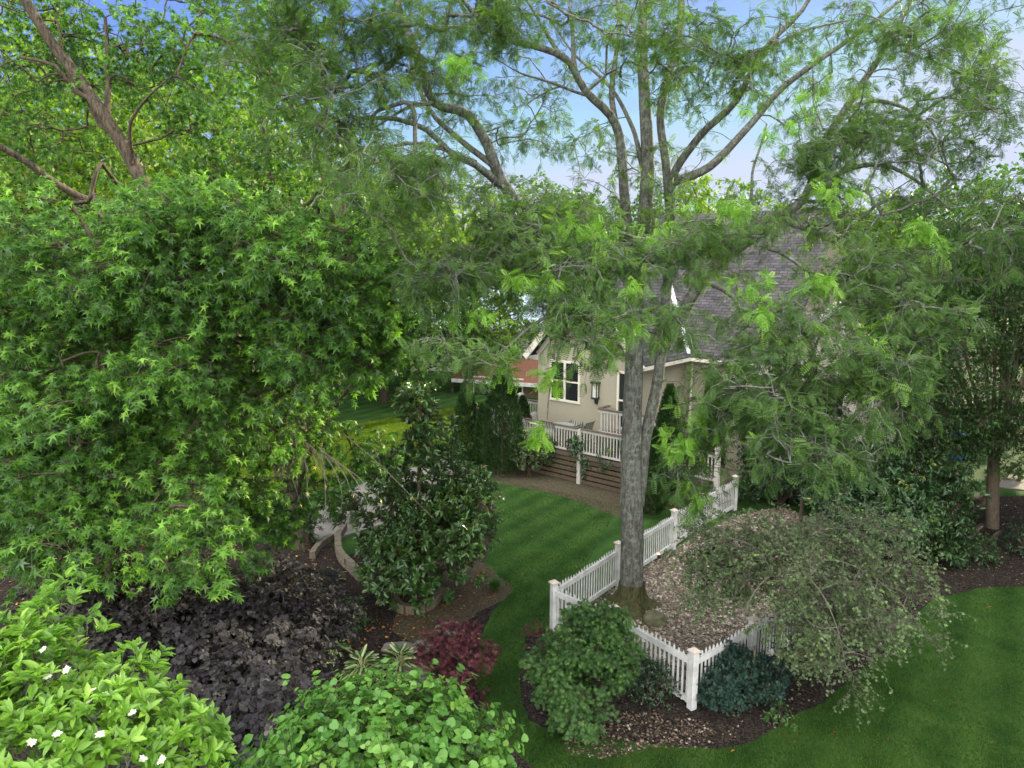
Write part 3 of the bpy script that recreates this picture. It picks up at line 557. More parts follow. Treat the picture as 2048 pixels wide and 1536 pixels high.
# ------------------------------------------------------------ picket fence
fence=thing('picket_fence',G(1235,1172),'white picket fence with square capped posts around the wood chip bed','fence')
FH=1.12
def panel(A,B,h=FH,postA=True,mt='white',capm='cap'):
    A=np.array(A);B=np.array(B);L=np.linalg.norm(B-A);d=(B-A)/L;up=np.array([0,0,1.]);s=np.cross(d,up)
    m=MB(); n=int(L/.108); tv=[]
    for i in range(n):
        c=A+d*(L*(i+.5)/n); w_=.019; hh=h-.06+.02*math.sin(i*7)
        V=[c+d*x*w_+s*y*.009+up*z for z in(.06,hh-.05) for y in(-1,1) for x in(-1,1)]+[c+up*hh]
        m.add(V,[(0,1,3,2),(0,4,5,1),(2,3,7,6),(0,2,6,4),(1,5,7,3),(4,6,8),(5,8,7),(4,8,5),(6,7,8)])
    pn=m.build('picket_panel',M[mt],fence)
    for z,hh in((.14,.10),(h-.22,.12)): m=MB(); m.beam(A+up*z,B+up*z,.05,hh); m.build('rail',M[mt],pn)
def fpost(A,h=FH,mt='white'):
    A=np.array(A,float); m=MB(); X=np.array([1.,.55,0]);X/=np.linalg.norm(X);Y=np.array([-X[1],X[0],0]);Z=np.array([0,0,1.])
    m.frame(A+Z*h/2,X,Y,Z,.062,.062,h/2); po=m.build('post',M[mt],fence); m=MB(); m.frame(A+Z*(h+.012),X,Y,Z,.09,.09,.014)
    m.add([A+X*.08*a+Y*.08*b+Z*(h+.027) for a,b in((-1,-1),(1,-1),(1,1),(-1,1))]+[A+Z*(h+.085)],[(0,1,4),(1,2,4),(2,3,4),(3,0,4)]); m.build('post_cap',M['cap'],po)
fp={k:G(*v) for k,v in dict(A=(1107,1262),B=(1235,1172),C=(1346,1098),D=(1397,1060),E=(1468,1020),F=(1226,1318),Gp=(1383,1417),H=(1500,1345),I=(1600,1280)).items()}
for k in fp: fpost(fp[k])
for a,b in(('A','B'),('B','C'),('C','D'),('D','E'),('A','F'),('F','Gp'),('Gp','H'),('H','I')):
    d=unit(fp[b]-fp[a])*.07; panel(fp[a]+d,fp[b]-d)
# ------------------------------------------------------------ stones, edging, lights
def rock(name,c,r,seed,mt,label,cat='rock',group=None,flat=1.):
    bm=bmesh.new(); bmesh.ops.create_icosphere(bm,subdivisions=4,radius=1); V=np.array([v.co[:] for v in bm.verts]); F=[tuple(v.index for v in f.verts) for f in bm.faces]; bm.free()
    d=1+.16*nz(V,1.6,seed)+.05*nz(V,5,seed+3); V=V*d[:,None]; V=np.clip(V,-1.0,.78+.1*nz(V,1.3,seed)[:,None]); V=V*np.array(r)+np.array(c)+(0,0,r[2]*.35); o=mobj(name,V,F,mt,None,True); return setp(o,label,cat,group)
c=G(1310,1245); rock('boulder',c,(.27,.22,.2),3,M['mossrock'],'tan mossy boulder at the foot of the big trunk','rock')
for i,(px,py,rx,ry,l) in enumerate(((905,1262,.38,.22,'flat grey stone at the back of the crimson maple'),(855,1300,.3,.2,'flat grey stone left of the crimson maple'),(835,1340,.34,.3,'broad pale stone beside the variegated hosta'),(800,1300,.4,.16,'low flat stone at the edge of the dark mulch'),(850,1375,.25,.2,'small stone under the left branches of the crimson maple'))):
    rock('flat_stone',G(px,py),(rx,ry,.13),10+i,M['stone'],l,'stone','stones round the crimson maple')
def edging(pix,label,h=.28,wd=.16):
    p=catmull([G(*a) for a in pix],.28); o=thing('stone_edging',p[len(p)//2],label,'edging'); m=MB(); up=np.array([0,0,1.]); r_=random.Random(len(pix))
    for lay in range(2):
        for i in range(len(p)-1):
            d=p[i+1]-p[i];L=np.linalg.norm(d);d=d/L;s=np.cross(d,up); m.frame((p[i]+p[i+1])/2+up*(h/4+lay*h/2)+s*r_.uniform(-.012,.012),d,s,up,L*.47,wd/2*r_.uniform(.9,1.1),h/4*.97)
    m.build('stones',M['edging'],o)
edging([(690,1062),(676,1090),(682,1120),(705,1145),(735,1172),(760,1182)],'curved low stone edging left of the glossy magnolia')
edging([(625,1118),(640,1095),(665,1080)],'short curved stone edging by the dark maple trunk',.2)
edging([(788,1205),(798,1222),(830,1228),(865,1215),(885,1190)],'curved stone edging at the foot of the glossy magnolia',.22)
ld_=thing('landscape_light',G(1316,1120),'small lit ground lamp behind the big grey trunk','lamp')
m=MB(); c=G(1316,1120); m.tube([c,c+(0,0,.12)],.012,6); m.tube([c+(0,0,.1),c+(0,0,.17)],.04,10); m.build('housing',M['black'],ld_); m=MB(); m.tube([c+(0,-.01,.171),c+(0,-.01,.19)],.045,10); m.build('lens',M['lampglow'],ld_)
# ------------------------------------------------------------ far buildings
def hut(name,px,Y,wd,dp,h,rise,wall,roof,label,ang=0.,eave=.4):
    c=G(px,768); c=np.array([(px-1024)/FPX*Y*1.0,Y,0]); o=thing(name,c,label,'house'); X=np.array([math.cos(ang),math.sin(ang),0]);Yv=np.array([-math.sin(ang),math.cos(ang),0]);Z=np.array([0,0,1.]); T=lambda x,y,z:c+X*x+Yv*y+Z*z
    m=MB(); m.frame(T(0,0,h/2),X,Yv,Z,wd/2,dp/2,h/2); 
    for s in(-1,1): m.add([T(s*wd/2,-dp/2,h),T(s*wd/2,dp/2,h),T(s*wd/2,0,h+rise)],[(0,1,2)])
    m.build('wall',wall,o); e=eave
    roofplane('roof',[T(-wd/2-e,-dp/2-e,h-e*rise/(dp/2)),T(wd/2+e,-dp/2-e,h-e*rise/(dp/2)),T(wd/2+e,0,h+rise),T(-wd/2-e,0,h+rise)],mt=roof,parent=o,th=.1)
    roofplane('roof',[T(wd/2+e,dp/2+e,h-e*rise/(dp/2)),T(-wd/2-e,dp/2+e,h-e*rise/(dp/2)),T(-wd/2-e,0,h+rise),T(wd/2+e,0,h+rise)],mt=roof,parent=o,th=.1)
    m=MB(); m.beam(T(-wd/2-e,-dp/2-e-.03,h-e*rise/(dp/2)),T(wd/2+e,-dp/2-e-.03,h-e*rise/(dp/2)),.06,.22); m.build('gutter',M['white'],o)
    for i in range(3):
        x=(-.3+.3*i)*wd; m=MB(); m.frame(T(x,-dp/2-.02,h*.55),X,Yv,Z,.55,.04,.6); f=m.build('window',M['white'],o); m=MB(); m.frame(T(x,-dp/2-.05,h*.55),X,Yv,Z,.47,.03,.52); m.build('pane',M['glass'],f)
    return o
hut('neighbour_house',1062,44.5,7,6,.95,.8,M['skirt'],M['redroof'],'low neighbouring house with rust red roof beyond the deck',-.35)
hut('neighbour_house',905,56,16,9,3.4,2.6,M['white'],M['bluemetal'],'white neighbouring house with pale blue-grey roof behind the trees',-.25)
hut('neighbour_house',190,62,14,9,3.2,2.4,M['stucco'],M['redroof'],'small brick-roofed house glimpsed through the far left trees',.2)
hut('neighbour_house',1740,58,12,8,4.5,3,M['stucco'],M['shingle'],'beige house glimpsed through leaves right of the main roof',-.5)
vb=HL(0,0,0); c=G(976,781); X=np.array([.94,-.34,0]);Yv=np.array([.34,.94,0]);Z=np.array([0,0,1.])
ac=thing('air_conditioner',c,'pale air conditioning unit on the far lawn beside the red roofed house','air conditioner'); m=MB(); m.frame(c+Z*.36,X,Yv,Z,.45,.4,.36); cs=m.build('casing',M['white'],ac); m=MB()
for i in range(5): m.frame(c-Yv*.41+Z*(.14+.11*i),X,Yv,Z,.38,.015,.025)
m.build('grille',M['stone'],cs)
c=np.array([18.0,28.2,0]); bn=thing('blue_bin',c,'blue plastic bin seen between the branches of the spreading tree','bin'); m=MB(); 
V=[c+np.array([x*w_,y*w_,z]) for z,w_ in((.05,.22),(1.,.3)) for x,y in((-1,-1),(1,-1),(1,1),(-1,1))]; m.add(V,[(0,3,2,1),(4,5,6,7)]+[(i,(i+1)%4,4+(i+1)%4,4+i) for i in range(4)]); m.build('body',M['bluebin'],bn)
m=MB(); m.frame(c+(0,0,1.04),(1,0,0),(0,1,0),(0,0,1),.33,.34,.035); m.build('lid',M['bluebin'],bn)
for s in(-1,1): m=MB(); m.tube([c+(s*.2,.26,.1),c+(s*.26,.26,.1)],.1,12); m.build('wheel',M['tire'],bn)
# ------------------------------------------------------------ vegetation
def gb(px,py,Y=None):
    g=G(px,py); return g
def base_at(px,Y): return np.array([(px-1024)/FPX*Y*1.02,Y,0.])
# --- the big honeylocust
b0=G(1262,1212); YT=b0[1]
o_l=[]
def L_(pix,r0,r1,wob=.03): 
    l=limb(pix,r0,r1,.2,wob=wob); o_l.append(l); return l
L_([(1264,1222,YT),(1263,1150,YT),(1262,1000,YT),(1262,850,YT+.1),(1266,740,YT+.1),(1272,600,YT+.2),(1283,480,YT+.3),(1294,350,YT+.4),(1290,200,YT+.5),(1284,60,YT+.6),(1292,-120,YT+.6)],.285,.08)
L_([(1276,1010,YT+.15),(1292,880,YT+.35),(1316,740,YT+.5),(1332,600,YT+.6),(1346,480,YT+.5),(1332,350,YT+.2),(1318,220,YT+.1),(1360,60,YT),(1372,-120,YT)],.145,.06)
L_([(1268,560,YT+.2),(1252,420,YT-.2),(1246,330,YT-.4),(1232,250,YT-.6),(1170,185,YT-1),(1130,120,YT-1.3),(1060,90,YT-1.7),(1010,75,YT-2),(960,35,YT-2.4),(900,-40,YT-3)],.13,.03)
L_([(1246,300,YT-.4),(1225,180,YT-.2),(1238,60,YT-.3),(1220,-80,YT-.4)],.07,.03)
L_([(1150,140,YT-1.1),(1145,60,YT-1),(1125,-60,YT-1)],.05,.02)
L_([(1130,120,YT-1.3),(1085,55,YT-1.4),(1040,-20,YT-1.6)],.045,.02)
L_([(1170,190,YT-1),(1090,165,YT-1.5),(1040,150,YT-2),(990,120,YT-2.4)],.03,.01)
L_([(1292,370,YT+.4),(1262,250,YT+.6),(1215,170,YT+.9),(1150,110,YT+1.2),(1100,40,YT+1.4)],.06,.02)
# big left limb
L_([(1262,640,YT),(1200,570,YT-.5),(1120,500,YT-1.1),(1045,420,YT-1.6),(1000,350,YT-2),(975,290,YT-2.2),(935,225,YT-2.4),(870,205,YT-2.8),(840,130,YT-3.1),(800,20,YT-3.4),(770,-80,YT-3.5)],.17,.04)
L_([(1000,370,YT-1.9),(950,330,YT-2.6),(900,305,YT-3.1),(850,260,YT-3.4),(790,238,YT-3.7),(712,235,YT-4),(650,210,YT-4.4)],.075,.02)
L_([(985,330,YT-2.1),(920,280,YT-2.1),(860,215,YT-2.),(820,120,YT-2),(850,20,YT-2)],.06,.02)
L_([(950,325,YT-2.6),(890,300,YT-2),(800,290,YT-1.7),(720,330,YT-1.4),(650,380,YT-1)],.05,.015)
L_([(870,205,YT-2.8),(820,215,YT-3.4),(740,260,YT-4)],.04,.012)
# right limbs
L_([(1340,420,YT+.3),(1352,340,YT),(1400,270,YT-.5),(1470,200,YT-1),(1520,110,YT-1.4),(1600,20,YT-1.8),(1640,-60,YT-2)],.10,.03)
L_([(1345,365,YT+.1),(1420,330,YT+.2),(1500,250,YT+.3),(1560,180,YT+.2),(1640,115,YT),(1720,60,YT-.2),(1800,0,YT-.3)],.10,.03)
L_([(1325,700,YT+.5),(1400,560,YT+.1),(1470,500,YT-.3),(1530,455,YT-.6),(1610,395,YT-1),(1640,300,YT-1.2),(1700,200,YT-1.5),(1760,110,YT-1.8),(1810,20,YT-2),(1840,-60,YT-2)],.15,.035)
L_([(1610,395,YT-1),(1680,345,YT-1.6),(1760,330,YT-2.1),(1830,360,YT-2.6),(1900,420,YT-3)],.065,.015)
L_([(1690,220,YT-1.4),(1740,205,YT-1.2),(1800,215,YT-1),(1860,260,YT-.8),(1890,330,YT-.6)],.05,.012)
L_([(1520,110,YT-1.4),(1590,70,YT-1),(1700,40,YT-.8)],.04,.015)
L_([(1460,500,YT-.3),(1500,420,YT+.5),(1510,330,YT+1),(1530,250,YT+1.4)],.05,.02)
L_([(1560,440,YT-.8),(1640,470,YT-1.8),(1720,520,YT-3),(1790,600,YT-4)],.055,.012)
L_([(1400,560,YT+.1),(1470,600,YT-1.6),(1500,700,YT-3),(1560,790,YT-4.2),(1600,860,YT-5)],.05,.010)
L_([(1270,620,YT),(1220,640,YT-1.6),(1180,620,YT-3),(1140,660,YT-4),(1105,740,YT-4.5),(1090,840,YT-4.7)],.045,.010)
L_([(1190,560,YT-.6),(1110,520,YT-2),(1020,530,YT-3.2),(940,560,YT-4.2)],.045,.010)
L_([(1240,1010,YT-.28),(1245,960,YT-.3),(1238,880,YT-.35),(1235,800,YT-.5)],.014,.006)
main=o_l[:]
sky_=np.concatenate([limbpts(main[2:18],960,(.95,.95,.8),11,.15),limbpts(main[:2],60,(.7,.7,.6),12,.6)])
sky_=sky_[nz(sky_,1.5,9)>.0]
dense=blobpts([(1270,460,15.5,260,80,1.5,42),(1040,480,10.5,150,110,1.5,95),(1180,650,8.6,90,70,1.,20),(1150,530,9.5,200,50,1.,34),(900,560,9.5,90,70,1.,36),(1450,480,11,140,80,1.6,50),(1560,680,9,150,110,1.2,46),(1650,800,8.8,110,70,1,34),(1330,500,9.5,90,60,.8,12),(1150,620,9,85,45,.7,24),(1210,520,9.5,60,40,.8,8),(1110,610,9,40,25,.5,6),(1900,280,11,110,90,1.4,36),(1700,420,12,120,60,1.4,26),
 (1720,560,10,110,110,1.2,44),(1480,800,8.6,110,110,1.,50),(1620,900,8.0,110,60,.8,24),(1380,900,9,60,110,.8,22),(1740,760,8.5,100,80,.9,28),(1830,620,9.5,90,90,1,28),(820,380,9.5,120,110,1.5,52),(700,230,10.5,150,150,1.5,60),(760,60,11,170,90,1.6,50),(560,60,11,130,110,1.4,60),
 (1000,30,11,120,60,1.2,40),(1650,330,12,150,80,1.5,50),(1800,180,12,150,120,1.5,50),(1900,40,12,120,60,1.5,40),(1960,160,13,70,90,1,22),(1500,130,13,150,110,1.6,50),(1330,60,13,120,80,1.5,34),(1960,500,10,60,120,1,20),(1120,430,11,120,60,1.2,28),(1345,640,9,60,80,.8,14),(940,680,8.6,90,60,.8,30)],-.12,2.0,5,.6)
att=np.concatenate([sky_,dense])
floc=dict(K=5,L=.36,droop=.35,per=8,size=.118,sj=.4,down=.22,fwd=.5,tw=.8,up=1.3,nj=.45,flat=.4)
LMAX[0]=2.6
loc,a_,td_=tree('honeylocust_tree','tall grey trunked tree with feathery leaves rising from the wood chip bed','tree',b0,main,att,M['B_locust'],M['L_locust'],'pin',21,rtip=.0075,cpow=.40,trunk_k=14,fol=floc,sag=.12,twr=.0042)
LMAX[0]=6.
lim=blobpts([(1085,860,8.6,26,18,.2,5),(1110,745,8.6,24,16,.2,5),(1250,655,8.4,40,22,.2,6),(1525,625,8.4,28,20,.2,5),(1510,560,9,30,20,.2,4),(1360,880,8.6,30,34,.3,8),(1425,840,8.6,26,22,.2,5),(1270,570,8.8,22,16,.2,4),(1680,390,9,40,24,.3,5),(1640,560,8.8,34,18,.2,5),(1730,690,8.6,24,18,.2,4),(920,120,9,26,22,.3,5),(1470,420,9,40,24,.3,6),(1880,450,9,50,20,.3,6),(1400,960,8.5,24,24,.2,4),(1060,560,8.8,60,30,.3,8),(1000,720,8.8,40,30,.3,5),(960,620,9,60,30,.3,6),(1180,470,9.5,60,40,.4,7),(1560,230,11,80,60,.6,8),(1330,460,10,60,40,.4,6)],-9,1,8)
tp,p,ld,nr,s,rnd=foliage(lim,unit(RNG.normal(size=lim.shape)),5,K=3,L=.22,droop=.4,per=7,size=.12,down=.4)
leaves('young_leaves','pin',p,ld,nr,s,rnd,M['L_lime'],loc)
# root flare with moss
a=np.linspace(0,2*np.pi,29)[:-1]; V=[];F=[];
for i,(z,r) in enumerate(((.0,.62),(.06,.50),(.16,.40),(.34,.325),(.6,.295))):
    for j,t in enumerate(a): rr=r*(1+(.22*math.sin(3*t+.5)+.14*math.sin(5*t+2))*(1-i/4)); V.append((b0[0]+rr*math.cos(t),b0[1]+rr*math.sin(t),z))
k=len(a); F=[(i*k+j,i*k+(j+1)%k,(i+1)*k+(j+1)%k,(i+1)*k+j) for i in range(4) for j in range(k)]
mobj('root_flare',V,F,barkmat('mossy_bark',(.03,.03,.015),(.10,.10,.045)),loc,True)
# --- the big silver maple on the left
bm_=G(604,1092); ml=[]
def Lm(pix,r0,r1,wob=.05): l=limb(pix,r0,r1,.3,wob=wob); ml.append(l); return l
Ym=bm_[1]
Lm([(606,1100,Ym),(598,1040,Ym),(575,960,Ym),(545,880,Ym-.1),(500,760,Ym-.2),(430,620,Ym-.3),(360,500,Ym-.3),(295,385,Ym-.3),(240,280,Ym-.3),(180,190,Ym-.3),(120,110,Ym-.3),(60,20,Ym-.4),(0,-90,Ym-.5)],.34,.10)
Lm([(245,280,Ym-.3),(215,230,Ym),(218,160,Ym+.2),(210,40,Ym+.2)],.09,.04)
Lm([(195,205,Ym-.3),(150,180,Ym-.5),(110,130,Ym-.8),(40,110,Ym-1)],.08,.03)
Lm([(260,290,Ym-.3),(190,230,Ym),(140,150,Ym+.3),(110,40,Ym+.5)],.08,.03)
Lm([(262,330,Ym-.4),(262,240,Ym-1),(310,180,Ym-1.4),(345,150,Ym-1.6)],.06,.015)
Lm([(540,870,Ym),(600,700,Ym+.5),(640,560,Ym+.8),(690,400,Ym+1),(700,250,Ym+1)],.16,.05)
Lm([(400,560,Ym-.3),(300,450,Ym-2),(160,390,Ym-3),(60,325,Ym-3.8),(0,290,Ym-4.2),(-80,250,Ym-4.4)],.14,.05)
Lm([(560,920,Ym),(480,840,Ym-2),(380,800,Ym-4),(250,760,Ym-5.5),(100,700,Ym-6.5),(-60,660,Ym-7)],.15,.03)
Lm([(540,880,Ym),(560,760,Ym-2.5),(560,620,Ym-4.5),(600,520,Ym-6),(640,420,Ym-7)],.13,.03)
Lm([(500,760,Ym),(420,600,Ym-3),(330,480,Ym-5.5),(260,400,Ym-7),(200,330,Ym-8)],.12,.03)
Lm([(580,960,Ym),(480,960,Ym-2.5),(350,980,Ym-5),(200,1000,Ym-7),(60,1010,Ym-8)],.10,.02)
Lm([(590,990,Ym),(640,860,Ym-1.5),(720,740,Ym-2.5),(780,640,Ym-3)],.09,.02)
mat_=blobpts([(340,470,10.5,130,60,1,34),(240,560,10,120,50,.8,30),(480,600,10.5,90,50,.8,26),(120,520,10,110,50,.8,26),(560,740,11,70,40,.7,18),(330,720,10,140,50,.8,30),(130,760,9.8,110,50,.8,26),(440,860,10.5,90,50,.8,24),(380,520,12.5,330,150,3,264),(150,600,12,240,200,3,241),(560,620,12,220,200,2.5,241),(300,800,11.5,300,170,3,241),(100,900,11,200,170,2.5,161),(500,830,13,160,110,2,69),(200,1030,10,220,100,1.8,114),(420,1060,9.6,110,110,1.2,69),(30,1100,9.5,110,100,1.2,46),
 (640,660,11,110,110,1.5,69),(730,560,11.5,130,130,1.6,80),(760,700,11.5,70,60,1,25),(600,500,10.5,160,60,1.2,46),(370,440,10,120,50,1,32),(690,900,14,80,50,.8,16),(480,980,12.5,90,80,1,52),(560,1030,13.5,60,50,.8,18),(640,980,14,50,40,.6,11),(250,960,10.5,200,90,1.5,80)],.12,1.15,31,.5)
mup=blobpts([(120,120,20.5,240,150,3,150),(360,110,20.5,200,150,3,120),(90,280,20.5,160,80,2.5,50),(520,150,18.5,160,130,2.5,70),(380,250,20.5,90,60,1.5,30),(420,40,20.5,200,100,2.5,80),(600,60,18.5,140,90,2,50),(60,30,20.5,200,90,2,60)],-.1,1.3,33,.6)
mcut=np.concatenate([mat_,mup])
fm=dict(K=6,L=.42,droop=.2,per=11,size=.118,sj=.45,down=.62,fwd=.4,tw=.8,up=1.2,nj=.45,t0=.55,upb=.2,flat=.5)
map_,_,_=tree('silver_maple_tree','huge leaning maple with dense pointed green leaves filling the left side','tree',bm_,ml,mcut,M['B_maple'],M['L_maple'],'maple',41,rtip=.007,cpow=.42,trunk_k=12,fol=fm)
# bare hanging twigs with a few yellow leaves beside the trunk
hang=[];rg=np.random.default_rng(12)
for (px,py,Y,n) in ((540,850,12.5,9),(590,870,12.3,9),(640,900,12,5),(590,830,13,4)):
    st=P(px,py,Y)
    for i in range(n):
        q=[st]; d=unit(np.array([rg.normal()*.6,rg.normal()*.4,-.5]))
        for j in range(5): q.append(q[-1]+d*rg.uniform(.16,.36)); d=unit(d+np.array([rg.normal()*.35,rg.normal()*.25,-.25+.5*(j>3)]))
        hang.append(catmull(q,.08))
for q in ([(85,1162,10),(130,1142,10),(180,1140,10),(225,1165,10.1),(262,1205,10.2)],[(125,1148,10.1),(190,1130,10.1),(235,1155,10.1),(250,1180,10.2)],[(560,760,12),(575,700,12),(570,640,12.1)],[(690,870,13),(760,930,13),(830,1000,13.2),(870,1040,13.3)]): hang.append(catmull([P(*a) for a in q],.1))
V,F=tubes(hang,[np.linspace(.012,.004,len(h)) for h in hang],5); mobj('hanging_twigs',V,F,M['B_pale'],map_,True)
tips=np.array([h[rg.integers(len(h)//2,len(h))] for h in hang]); tips=tips[::2]
leaves('yellow_leaves','maple',tips,unit(rg.normal(size=tips.shape)*.5+(0,0,-1)),rg.normal(size=tips.shape)+(0,-.8,.3),np.full(len(tips),.10),rg.uniform(size=len(tips)),M['L_yellow'],map_)
# --- trees far behind
def bgtree(px,Y,hpix,rpx,label,seed,leaf='L_far',size=.28,n=200,lean=0,cy=None,low=None,trunk=.28,name='background_tree',K=6,per=5,group='tall trees behind the garden'):
    """crown between pixel rows hpix..low"""
    b=base_at(px,Y); top=P(px,hpix,Y)[2]; lo=P(px,low,Y)[2] if low else 1.5; lo=max(lo,.8); r=S(Y,rpx); rg=np.random.default_rng(seed)
    zc=(top+lo)/2; ls=[]; x0=b[0]; tp_=np.array([[x0,Y,0],[x0+lean*.2,Y+.1,top*.25],[x0+lean*.5,Y,top*.5],[x0+lean*.8,Y+.2,top*.75],[x0+lean,Y,top*.93]])
    c=catmull(tp_,.6); ls.append((c,np.linspace(trunk,.05,len(c))))
    for i in range(7):
        t=rg.uniform(.2,.75); s=c[int(t*len(c))]; an=rg.uniform(0,6.28) if i>1 else (0 if i else 3.1); e=s+np.array([math.cos(an)*r*.7,math.sin(an)*r*.6,(top-s[2])*rg.uniform(.3,.7)]); mm=(s+e)/2+np.array([math.cos(an)*.1*r,math.sin(an)*.1*r,-.08*r]); q=catmull([s,mm,e],.6); ls.append((q,np.linspace(trunk*.45,.03,len(q))))
    q=unit(rg.normal(size=(n*3,3)))*rg.uniform(size=(n*3,1))**.42; q=q*np.array([r,r*.9,(top-lo)/2])+np.array([x0+lean*.6,Y,zc]); q=q[nz(q,3.2/r,seed)>-.6][:int(n*1.35)]
    fol=dict(K=K,L=.55+r*.07,droop=.3,per=per,size=size,down=.3,fwd=.3,tw=.8,up=.6,nj=.7)
    return tree(name,label,'tree',b,ls,q,M['B_maple'],M[leaf],'diaw',seed,group=group,rtip=.012,fol=fol,trunk_k=8,branch_k=4,twigs=False)[0]
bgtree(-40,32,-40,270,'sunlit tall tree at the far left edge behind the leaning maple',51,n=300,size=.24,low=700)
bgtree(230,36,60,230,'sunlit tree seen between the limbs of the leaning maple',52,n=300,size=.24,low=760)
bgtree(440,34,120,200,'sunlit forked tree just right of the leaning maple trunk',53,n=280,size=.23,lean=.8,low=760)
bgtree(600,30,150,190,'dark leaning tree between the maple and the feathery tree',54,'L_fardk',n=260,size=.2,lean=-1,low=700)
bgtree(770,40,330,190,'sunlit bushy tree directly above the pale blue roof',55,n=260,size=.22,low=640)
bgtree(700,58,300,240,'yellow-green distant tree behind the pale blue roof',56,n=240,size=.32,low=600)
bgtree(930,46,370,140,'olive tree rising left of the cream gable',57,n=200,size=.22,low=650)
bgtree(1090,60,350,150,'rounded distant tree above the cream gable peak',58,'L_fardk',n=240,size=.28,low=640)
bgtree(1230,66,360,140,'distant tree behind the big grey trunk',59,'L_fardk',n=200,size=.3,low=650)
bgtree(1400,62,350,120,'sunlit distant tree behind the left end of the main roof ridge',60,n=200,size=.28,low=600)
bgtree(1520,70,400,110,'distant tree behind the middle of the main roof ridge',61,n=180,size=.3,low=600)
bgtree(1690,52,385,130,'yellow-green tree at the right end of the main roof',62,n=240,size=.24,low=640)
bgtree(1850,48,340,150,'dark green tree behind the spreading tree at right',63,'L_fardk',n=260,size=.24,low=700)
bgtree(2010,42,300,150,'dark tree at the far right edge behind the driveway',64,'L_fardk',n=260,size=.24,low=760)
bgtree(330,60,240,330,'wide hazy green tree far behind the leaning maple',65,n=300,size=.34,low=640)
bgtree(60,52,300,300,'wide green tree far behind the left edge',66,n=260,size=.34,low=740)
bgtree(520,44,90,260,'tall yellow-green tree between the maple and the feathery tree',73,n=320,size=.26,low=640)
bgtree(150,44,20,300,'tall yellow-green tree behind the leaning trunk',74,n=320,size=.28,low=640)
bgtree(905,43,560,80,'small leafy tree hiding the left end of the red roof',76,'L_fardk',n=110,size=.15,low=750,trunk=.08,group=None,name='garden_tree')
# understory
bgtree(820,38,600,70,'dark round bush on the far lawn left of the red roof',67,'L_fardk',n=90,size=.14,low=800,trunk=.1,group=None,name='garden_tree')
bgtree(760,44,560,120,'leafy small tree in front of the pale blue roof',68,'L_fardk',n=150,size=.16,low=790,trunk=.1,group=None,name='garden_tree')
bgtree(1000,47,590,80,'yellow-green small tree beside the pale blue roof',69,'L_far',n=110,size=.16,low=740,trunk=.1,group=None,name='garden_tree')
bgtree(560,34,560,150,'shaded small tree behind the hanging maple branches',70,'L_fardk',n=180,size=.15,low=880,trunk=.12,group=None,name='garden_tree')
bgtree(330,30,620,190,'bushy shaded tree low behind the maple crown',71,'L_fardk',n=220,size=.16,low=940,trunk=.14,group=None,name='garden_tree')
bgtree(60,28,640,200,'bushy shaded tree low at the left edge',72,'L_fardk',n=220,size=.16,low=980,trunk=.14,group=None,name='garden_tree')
# unseen tall trees, added beyond the right edge to keep the garden in shade
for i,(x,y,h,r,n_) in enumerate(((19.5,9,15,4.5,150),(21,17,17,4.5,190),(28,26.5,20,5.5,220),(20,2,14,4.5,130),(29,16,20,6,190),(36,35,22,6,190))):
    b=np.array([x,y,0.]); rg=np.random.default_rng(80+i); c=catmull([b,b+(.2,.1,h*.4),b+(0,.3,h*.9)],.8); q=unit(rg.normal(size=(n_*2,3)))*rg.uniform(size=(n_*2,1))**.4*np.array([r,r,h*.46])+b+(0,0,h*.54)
    tree('added_shade_tree','unseen tall tree added beyond the right edge to shade the garden','tree',b,[(c,np.linspace(.35,.06,len(c)))],q,M['B_maple'],M['L_fardk'],'diaw',90+i,group='unseen shade trees added beyond the right edge',rtip=.012,fol=dict(K=6,L=1.1,per=6,size=.5,droop=.3),trunk_k=8,twigs=False)
# --- shrubs
def shrub(name,label,cat,base,blobs,leaf,tm,seed,bark='B_dark',stem=.03,nst=5,gap=-.5,gs=2.,shell=.35,fol={},rtip=.004,mid=False,spread=.5,outw=.9,crown='foliage',trunk=None,group=None,twigs=True):
    rg=np.random.default_rng(seed); q=blobpts(blobs,gap,gs,seed,shell); cen=q.mean(0); ls=[]
    if trunk is not None: ls=trunk
    else:
        for i in range(nst):
            e=q[rg.integers(len(q))]*.6+cen*.4; s=base+np.array([rg.normal()*.05,rg.normal()*.05,0]); mm=(s+e)/2+np.array([(s[0]-cen[0])*.1,0,-.0]); c=catmull([s,mm,e],.1); ls.append((c,np.linspace(stem,stem*.3,len(c))))
    f=dict(outc=cen-np.array([0,0,.4*(q[:,2].max()-q[:,2].min())]),outw=outw); f.update(fol)
    return tree(name,label,cat,base,ls,q,M[bark],M[leaf],tm,seed,group=group,rtip=rtip,cpow=.4,fol=f,trunk_k=7,branch_k=4,twr=.0025,sag=.05,crown=crown,wood='stems' if trunk is None else 'trunk',mid=mid,twigs=twigs)
